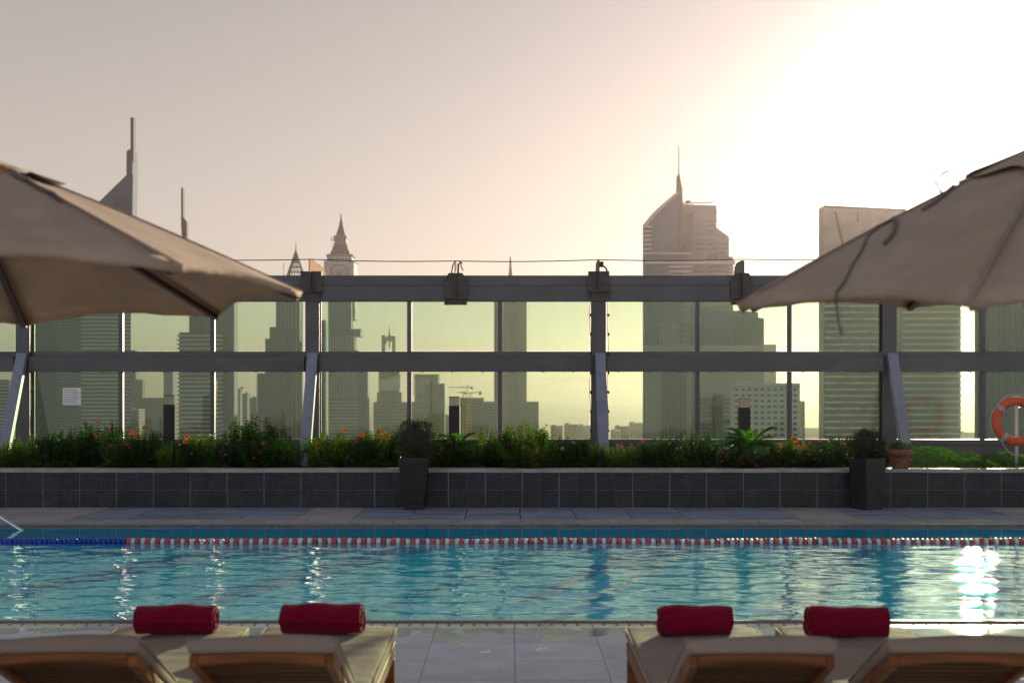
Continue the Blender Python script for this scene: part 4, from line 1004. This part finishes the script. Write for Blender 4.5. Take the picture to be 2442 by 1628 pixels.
# clock tower
b = BD('clock_tower', 'pale stone tower with stepped pointed spire above the second post', 1250); D = 1250
def sq(b, cx_, prof, mt, name, y0=0.0, dep=None):
    rings = []
    for hw_, y in prof:
        w = hw_*b.d/F; z = AZ(y, b.d)-GZ; x = AX(cx_, b.d); yc = y0+25
        rings.append([(x-w, yc-w, z), (x+w, yc-w, z), (x+w, yc+w, z), (x-w, yc+w, z)])
    return MB().loft(rings).build(name, mt, b.t)
cx_ = 805.5
sq(b, cx_, [(12, 557), (8, 543), (4.5, 528), (1.6, 512), (0.8, 508)], C_dark, 'spire')
sq(b, cx_-1, [(0.7, 510), (1.6, 505), (0.4, 501)], C_dark, 'finial')
sq(b, cx_-0.5, [(16, 561), (16, 556), (12, 555)], C_stone, 'cornice')
sq(b, cx_-0.5, [(14, 576), (14, 561)], C_stone, 'lantern_block'); b.d = 1250
sq(b, cx_-0.5, [(16.5, 577.5), (16.5, 575), (13, 574)], C_stone, 'cornice')
sq(b, cx_, [(28, 606), (24, 601), (19, 589), (15, 577)], C_dark, 'flared_roof')
sq(b, cx_, [(31, 608), (33, 605), (29, 602)], C_stone, 'cornice'); sq(b, cx_-1, [(30, 622), (30, 607)], C_light, 'upper_block')
sq(b, cx_, [(36, 622.5), (38, 620), (31, 618)], C_light, 'cornice'); sq(b, cx_-1, [(36, 705), (36, 622)], C_light, 'clock_block')
yf = 25-36*1250/F
for (xa, xb_, ya, yb_) in ((783, 789, 634, 655), (822, 828, 634, 655), (799, 811, 641, 656), (790, 820, 628, 632)):
    MB().box(AX(xa, D), AX(xb_, D), yf-0.8, yf-0.05, AZ(yb_, D)-GZ, AZ(ya, D)-GZ).build('recessed_panel', C_stone, b.t)
for s in (-1, 1):
    x1_, z1_, x2_, z2_ = AX(805-s*17, D), AZ(656, D)-GZ, AX(805+s*17, D), AZ(633, D)-GZ
    MB().tube([(x1_, yf-1, z1_), (x2_, yf-1, z2_)], 0.5, 4).build('cross_brace', C_light, b.t)
b.grid(786, 824, 563, 573, 6, 20, 2.5, 9, C_win, off=yf)
b.grid(780, 832, 612, 617, 8, 20, 3, 4, C_win, off=25-30*D/F)
b.body(782, 842, 700, C_glass, 14, 1); sq(b, 812, [(30, 760), (31.5, 742), (30, 725), (30, 712)], C_stone, 'flared_capital')
b.body(770, 850, 785, C_glass, 14, -3, 'setback_block'); sq(b, 815, [(41, 800), (43.5, 786), (43.5, 783)], C_stone, 'cornice'); b.body(764, 859, 836, C_glass, 14, -7, 'setback_block'); b.body(775, 881, 886, C_glass, 14, -5, 'setback_block')
b.ribs(786, 842, 735, 783, 6, 1.5, C_light, 2); b.ribs(772, 852, 800, 836, 6, 1.8, C_band, -6); b.ribs(766, 858, 860, 950, 7, 2, C_band, -14, 1.0)
b.bands(768, 858, 955, YB, 8, 3.5, C_band, 1.2, off=-14, one=True, name='floor_bands'); b.bands(786, 824, 582, 600, 6, 1.2, C_stone, 0.5, off=12, one=True, name='roof_ridges')
b = BD('green_glass_tower', 'dark ribbed tower rising just right of the second post', 900)
b.body(757, 783, 763, C_green, 30); b.ribs(757, 783, 766, YB, 5, 1.3, C_glass)
# gateway tower
b = BD('gateway_tower', 'hollow gate-shaped tower with a needle through its opening', 1900); D = 1900
b.body(910, 923, 799, C_glass, 40, name='leg_block'); b.body(935, 947, 801, C_glass, 40, name='leg_block'); MB().box(AX(923, D), AX(935, D), 0, 40, AZ(812, D)-GZ, AZ(800, D)-GZ).build('bridge', C_glass, b.t)
MB().box(AX(923, D), AX(935, D), 0, 40, 0, AZ(846, D)-GZ).build('core', C_glass, b.t)
b.part('needle', [(929, 773), (931, 800), (930.5, 825), (929, 835), (927.5, 825), (927, 800)], C_dark, -4, -2)
b = BD('stepped_block', 'stepped hazy office block below the gate-shaped tower', 1500, cat='building'); b.body(903, 955, 880, C_glass, 14); b.part('sloped_face', [(903, 930), (903, 905), (950, 892), (955, 892), (955, 930)], C_light, -2, -0.1)
b.body(900, 960, 935, C_glass, 14, -5, 'setback_block'); b.body(893, 1000, 958, C_green, 14, -8, 'setback_block'); b.bands(893, 990, 962, YB, 8, 2.5, C_stone, 0.8, off=-20, one=True, name='floor_bands')
b.bands(903, 955, 940, 958, 6, 2, C_stone, 0.8, off=-10, one=True, name='floor_bands')
# balcony tower
b = BD('balcony_tower', 'round-cornered apartment tower with jutting balconies right of the ball shrub', 1400)
b.body(989, 1047, 892, C_stone, 14); b.bands(984, 1050, 893, 940, 5.2, 2.2, C_light, 4, one=True, name='balconies'); b.body(1016, 1062, 914, C_glass, 14, -4, 'lower_block'); b.body(976, 1062, 958, C_green, 14, -2, 'lower_block')
b.ribs(1018, 1062, 916, YB, 7, 1.5, C_green, -8); b.bands(976, 1016, 962, YB, 6, 2, C_stone, 0.8, off=-4, one=True, name='floor_bands')
# block with cranes
b = BD('apartment_block', 'long flat apartment block with an ochre corner behind the middle bollard', 1000, cat='building')
b.body(1085, 1155, 948, C_stone, 14); b.body(1150, 1196, 957, C_stone, 14, -2, 'wing'); b.body(1104, 1126, 963, C_orange, 20, -10, 'ochre_corner'); b.grid(1108, 1124, 967, YB, 6.5, 7, 3, 4, C_win, off=-10)
b.grid(1130, 1150, 954, YB, 6, 7, 3.2, 3.2, C_win); b.grid(1156, 1194, 962, YB, 6, 7, 3.2, 3.2, C_win, off=-4)
def crane(px, yb_, yt, jl, jr, tilt, label, d=1300):
    t = thing('tower_crane', label, 'crane', (AX(px, d), d, AZ(yb_, d)), 'construction cranes above the apartment block'); h = (yb_-yt)*d/F
    m = MB()
    for sx_ in (-0.5, 0.5):
        for sy_ in (-.5, .5): m.tube([(sx_, sy_, 0), (sx_, sy_, h*0.86)], 0.16, 4)
    for k in range(8): m.tube([(-.5, -.5, h*.86*k/8), (.5, -.5, h*.86*(k+1)/8)], 0.1, 4)
    m.build('mast', C_dark, t)
    MB().tube([(-jl*d/F, 0, h*.86-tilt*jl), (0, 0, h*.86), (jr*d/F, 0, h*.86+tilt*jr)], 0.34, 4).build('jib', C_dark, t)
    MB().tube([(0, 0, h*.86), (0, 0, h)], 0.3, 4).build('apex', C_dark, t); MB().box(jr*d/F-2.4, jr*d/F, -0.8, 0.8, h*.86-1.6, h*.86+tilt*jr).build('counterweight', C_dark, t)
    MB().tube([(-jl*d/F*0.7, 0, h*.86-tilt*jl*.7), (0, 0, h), (jr*d/F*0.8, 0, h*.86+tilt*jr*.8)], 0.1, 4).build('tie', C_dark, t)
crane(1114, 950, 919, 46, 14, -0.0, 'large tower crane with a level jib, highest of the cranes')
crane(1104, 950, 933, 16, 8, 0.0, 'small crane just left of the large crane'); crane(1122, 950, 935, 6, 26, 0.05, 'small crane just right of the large crane')
# slender tower with spire
b = BD('slender_tower', 'slender square tower with a thin spire rising from the middle of the skyline', 1150); D = 1150
b.body(1191, 1256, 690, C_stone, 30); b.body(1178, 1191.5, 690, C_dark, 26, 3, 'shaded_side'); b.body(1215, 1233, 692, C_glass, 30, -2, 'glazed_strip')  # shade on the tower's left side put into its dark colour
b.grid(1193, 1214, 724, YB, 7, 7.7, 3.6, 4.2, C_win); b.grid(1235, 1255, 724, YB, 7, 7.7, 3.6, 4.2, C_win); b.body(1252, 1284, 957, C_green, 30, -8, 'annex')
sq(b, 1217, [(26, 700), (20, 690), (14, 676), (9, 664), (9, 658), (5.5, 655), (4.5, 650), (2.8, 630), (1.8, 612), (0.9, 604)], C_dark, 'spire')
# low blocks near the horizon
lows = [(1195, 1285, 1010, 1800), (1313, 1342, 1015, 1700), (1345, 1378, 1011, 1650), (1378, 1415, 1014, 1750), (1456, 1480, 1026, 1500), (1466, 1500, 1016, 1600), (1500, 1560, 1008, 1700), (567, 584, 925, 2100), (578, 600, 938, 1900), (596, 622, 948, 1700), (846, 884, 992, 1800), (1055, 1090, 990, 2000), (300, 345, 975, 1500), (1905, 1960, 1020, 1900), (2290, 2330, 1030, 1200)]
names_ = ['low pale block with flat roof under the slender tower', 'low square block right of the slender tower', 'low block with rooftop plant, middle of three under the fourth pane', 'low block against the left side of the centre post', 'stepped low block right of the centre post', 'taller step of the low blocks right of the centre post', 'low wide block touching the big spired tower', 'narrow hazy block seen between the left towers', 'hazy block with flat top seen between the left towers', 'hazy block beside the lattice-topped tower base', 'low hazy block right of the clock tower base', 'low hazy block left of the middle bollard', 'low hazy block behind the tall magenta bush', 'hazy low hump beside the white apartment block', 'low block in the bright gap near the right edge']
for (a, c_, y, d_), nm in zip(lows, names_):
    b = BD('low_block', nm, d_, 'low blocks near the horizon', 'building'); b.body(a, c_, y, [C_stone, C_light, C_glass][int(a) % 3], 40); b.grid(a+3, c_-2, y+4, YB-15, 6, 6, 3, 2.6, C_win)
    MB().box(AX(a+5, d_), AX(a+12, d_), 5, 15, AZ(y+1, d_)-GZ, AZ(y-2.5, d_)-GZ).build('rooftop_plant', C_dark, b.t)
# big spired tower (right of centre)
b = BD('spired_tower', 'large tower with curved wing roof, tall spire and stepped right side', 650); D = 650
b.part('curved_wing', [(1538, 1100), (1538, 531), (1548, 518), (1560, 505), (1575, 491), (1590, 478), (1605, 465), (1618, 456), (1626, 449), (1627, 1100)], C_glass, 0, 30)
b.part('wing_edge', [(1538, 545), (1538, 531), (1548, 518), (1560, 505), (1575, 491), (1590, 478), (1605, 465), (1618, 456), (1618, 462), (1605, 472), (1590, 487), (1575, 502), (1560, 517), (1548, 532)], C_light, -1.0, -0.05)
b.part('fin', [(1617, 560), (1617, 450), (1618, 415), (1619.5, 415), (1625.5, 449), (1626.5, 450), (1627.5, 500), (1627.5, 560)], C_dark, -1.5, 8)
MB().tube([(AX(1620, D), 2, AZ(420, D)-GZ), (AX(1620, D), 2, AZ(347, D)-GZ)], [0.35, 0.2], 6).build('spire', C_dark, b.t)
b.part('main_slab', [(1627, 1100), (1627, 485), (1711, 488), (1711, 541), (1741, 563), (1741, 610), (1751, 611), (1751, 1100)], C_stone, 3, 34)
for (a, c_, y0_, y1_) in ((1617, 1628, 502, 600), (1641, 1652, 510, 602)): MB().box(AX(a, D), AX(c_, D), -2, 2.9, AZ(y1_, D)-GZ, AZ(y0_, D)-GZ).build('dark_strip', C_dark, b.t)
for y in range(523, 650, 11):
    for (a, c_) in ((1660, 1683), (1688, 1738 if y > 570 else 1709)):
        if 600 < y < 624: continue
        MB().box(AX(a, D), AX(c_, D), 2.4, 2.95, AZ(y+4.2, D)-GZ, AZ(y, D)-GZ).build('window_band', C_glass, b.t)
b.bands(1538, 1652, 603, 606, 50, 4, C_light, 1.8, name='ledge'); b.bands(1538, 1752, 622, 624, 50, 8, C_light, 2.0, name='ledge')
for a, c_ in ((1560, 1578), (1586, 1594), (1600, 1612), (1690, 1703), (1708, 1713), (1722, 1736)): MB().box(AX(a, D), AX(c_, D), -0.7, 2.95, AZ(621, D)-GZ, AZ(609, D)-GZ).build('window_band', C_glass, b.t)
b.bands(1536, 1552, 540, 612, 10.5, 4.5, C_light, 3.0, name='balcony'); b.bands(1595, 1650, 634, 700, 11, 4.5, C_light, 1.5, name='floor_band'); b.bands(1741, 1754, 620, 720, 8, 2.5, C_light, 1.0, off=3, name='balcony')
for k, yy in enumerate((501, 513, 523)): MB().box(AX(1711, D), AX(1715, D), 4, 8, AZ(yy+1, D)-GZ, AZ(yy, D)-GZ).build('roof_bracket', C_dark, b.t)
m = MB()
m.tube([(AX(1628, D), 8, AZ(479, D)-GZ), (AX(1700, D), 8, AZ(478, D)-GZ), (AX(1706, D), 8, AZ(476, D)-GZ)], 0.28, 5); m.box(AX(1641, D), AX(1651, D), 6, 10, AZ(479, D)-GZ, AZ(474, D)-GZ)
for xx in (1630, 1637, 1645, 1657): m.tube([(AX(xx, D), 8, AZ(488, D)-GZ), (AX(xx, D), 8, AZ(479, D)-GZ)], 0.25, 4)
m.build('roof_crane', C_dark, b.t)
b.ribs(1575, 1625, 770, 860, 7, 2, C_light, 0, 0.8); b.grid(1545, 1572, 930, YB, 9, 9, 5, 5, C_win, one=True); b.bands(1600, 1750, 730, 850, 14, 3, C_glass, 1.0, off=3, one=True, name='floor_bands')
b = BD('stepped_tower', 'dark stepped tower shouldering the big spired tower on its right', 560); D = 560
b.part('body', [(1650, 1100), (1650, 735), (1808, 744), (1808, 757), (1822, 759), (1822, 820), (1822, 1100)], C_glass, 0, 30); b.bands(1752, 1822, 765, 820, 9, 2.5, C_green, 0.8, one=True, name='floor_bands'); b.part('roof_davit', [(1762, 741), (1773, 738), (1773, 735), (1771, 737), (1762, 739)], C_dark, 3, 5)
b = BD('wide_block', 'wide dark ribbed block at the foot of the big spired tower', 500, cat='building')
b.body(1534, 1846, 823, C_stone, 28); b.body(1812, 1850, 821, C_light, 20, -1, 'roof_slab').scale = (1, 1, 1); b.ribs(1580, 1640, 850, YB, 6, 1.6, C_dark); b.bands(1660, 1740, 950, YB, 10, 4, C_glass, 0.8, one=True, name='floor_bands'); b.ribs(1652, 1660, 850, YB, 9, 3, C_glass)
b.bands(1534, 1846, 838, 850, 50, 3, C_dark, 0.5, name='ledge'); b.body(1700, 1720, 940, C_green, 10, -6, 'green_shaft')
# white apartment block with windows one can pick out
b = BD('white_apartment_block', 'pale apartment block with rows of small windows behind the cycad', 420, cat='building')
b.body(1742, 1908, 913, C_light, 20); b.body(1908.5, 1919, 956, C_light, 18, 1, 'stair_wing')
b.grid(1752, 1900, 926, YB-5, 15.5, 13.5, 8.5, 5.5, C_win, one=False); b.bands(1742, 1906, 921, 923, 40, 2, C_stone, 0.8, name='ledge'); b.bands(1917, 1924, 964, YB, 11, 4.5, C_stone, -0.5, off=6, name='balcony')
MB().box(AX(1760, 420), AX(1800, 420), 4, 14, AZ(914, 420)-GZ, AZ(907, 420)-GZ).build('rooftop_plant', C_light, b.t)
# right slab towers with wavy balconies
b = BD('billboard_tower', 'tall slab tower with pale blank flank above the right parasol tip', 450); D = 450
b.part('body', [(1964, 1100), (1964, 491), (2160, 500), (2172, 515), (2172, 1100)], mat('pale_render', (0.40, 0.33, 0.25), 0.8, 0, 0.18, 0.25, stain=(0.26,0.22,0.17), stamt=0.5, stscale=0.12), 0, 22)
b.part('roof_edge', [(1964, 494), (1964, 490), (2160, 499), (2160, 503)], C_dark, -0.3, -0.02); b.part('flank_groove', [(1990, 505), (1994, 505), (2013, 590), (2009, 590)], C_dark, -0.25, -0.02); b.part('flank_groove', [(2043, 505), (2048, 505), (2048, 530), (2043, 530)], C_stone, -0.25, -0.02)
b.part('glazed_base', [(1964, 1100), (1964, 700), (2172, 700), (2172, 1100)], C_green, -1.6, -0.31); b.bands(1964, 2150, 728, YB, 15.2, 5.2, C_band, 1.8, off=-1.6, name='balcony_band', wavy=3)
b = BD('balcony_slab_tower', 'slab tower with level pale balcony bands in the pane right of the last post', 430)
b.body(2125, 2291, 650, C_green, 22); b.bands(2150, 2290, 727, YB, 15.2, 4.6, C_band, 1.2, name='balcony_band'); 
b = BD('edge_tower', 'teal glass tower behind the lifebuoy at the right edge', 350)
b.body(2324, 2560, 600, C_glass, 22); b.ribs(2330, 2560, 700, YB, 13, 1.5, C_green); b.grid(2340, 2550, 960, YB, 13, 15, 8, 7, C_win)

# ------------------------------------------------------------------ haze
hm = bpy.data.materials.new('haze'); hm.use_nodes = True; n = hm.node_tree.nodes; n.clear()
ho = n.new('ShaderNodeOutputMaterial'); pv = n.new('ShaderNodeVolumePrincipled'); pv.inputs['Color'].default_value = (0.215, 0.188, 0.175, 1); pv.inputs['Density'].default_value = 0.00017; pv.inputs['Anisotropy'].default_value = 0.74
hm.node_tree.links.new(pv.outputs[0], ho.inputs['Volume'])
o = MB().box(-6000, 6000, -60, 14000, GZ-1.5, 245).build('haze', hm); stuff(o, 'pale warm haze hanging over the city', 'haze')
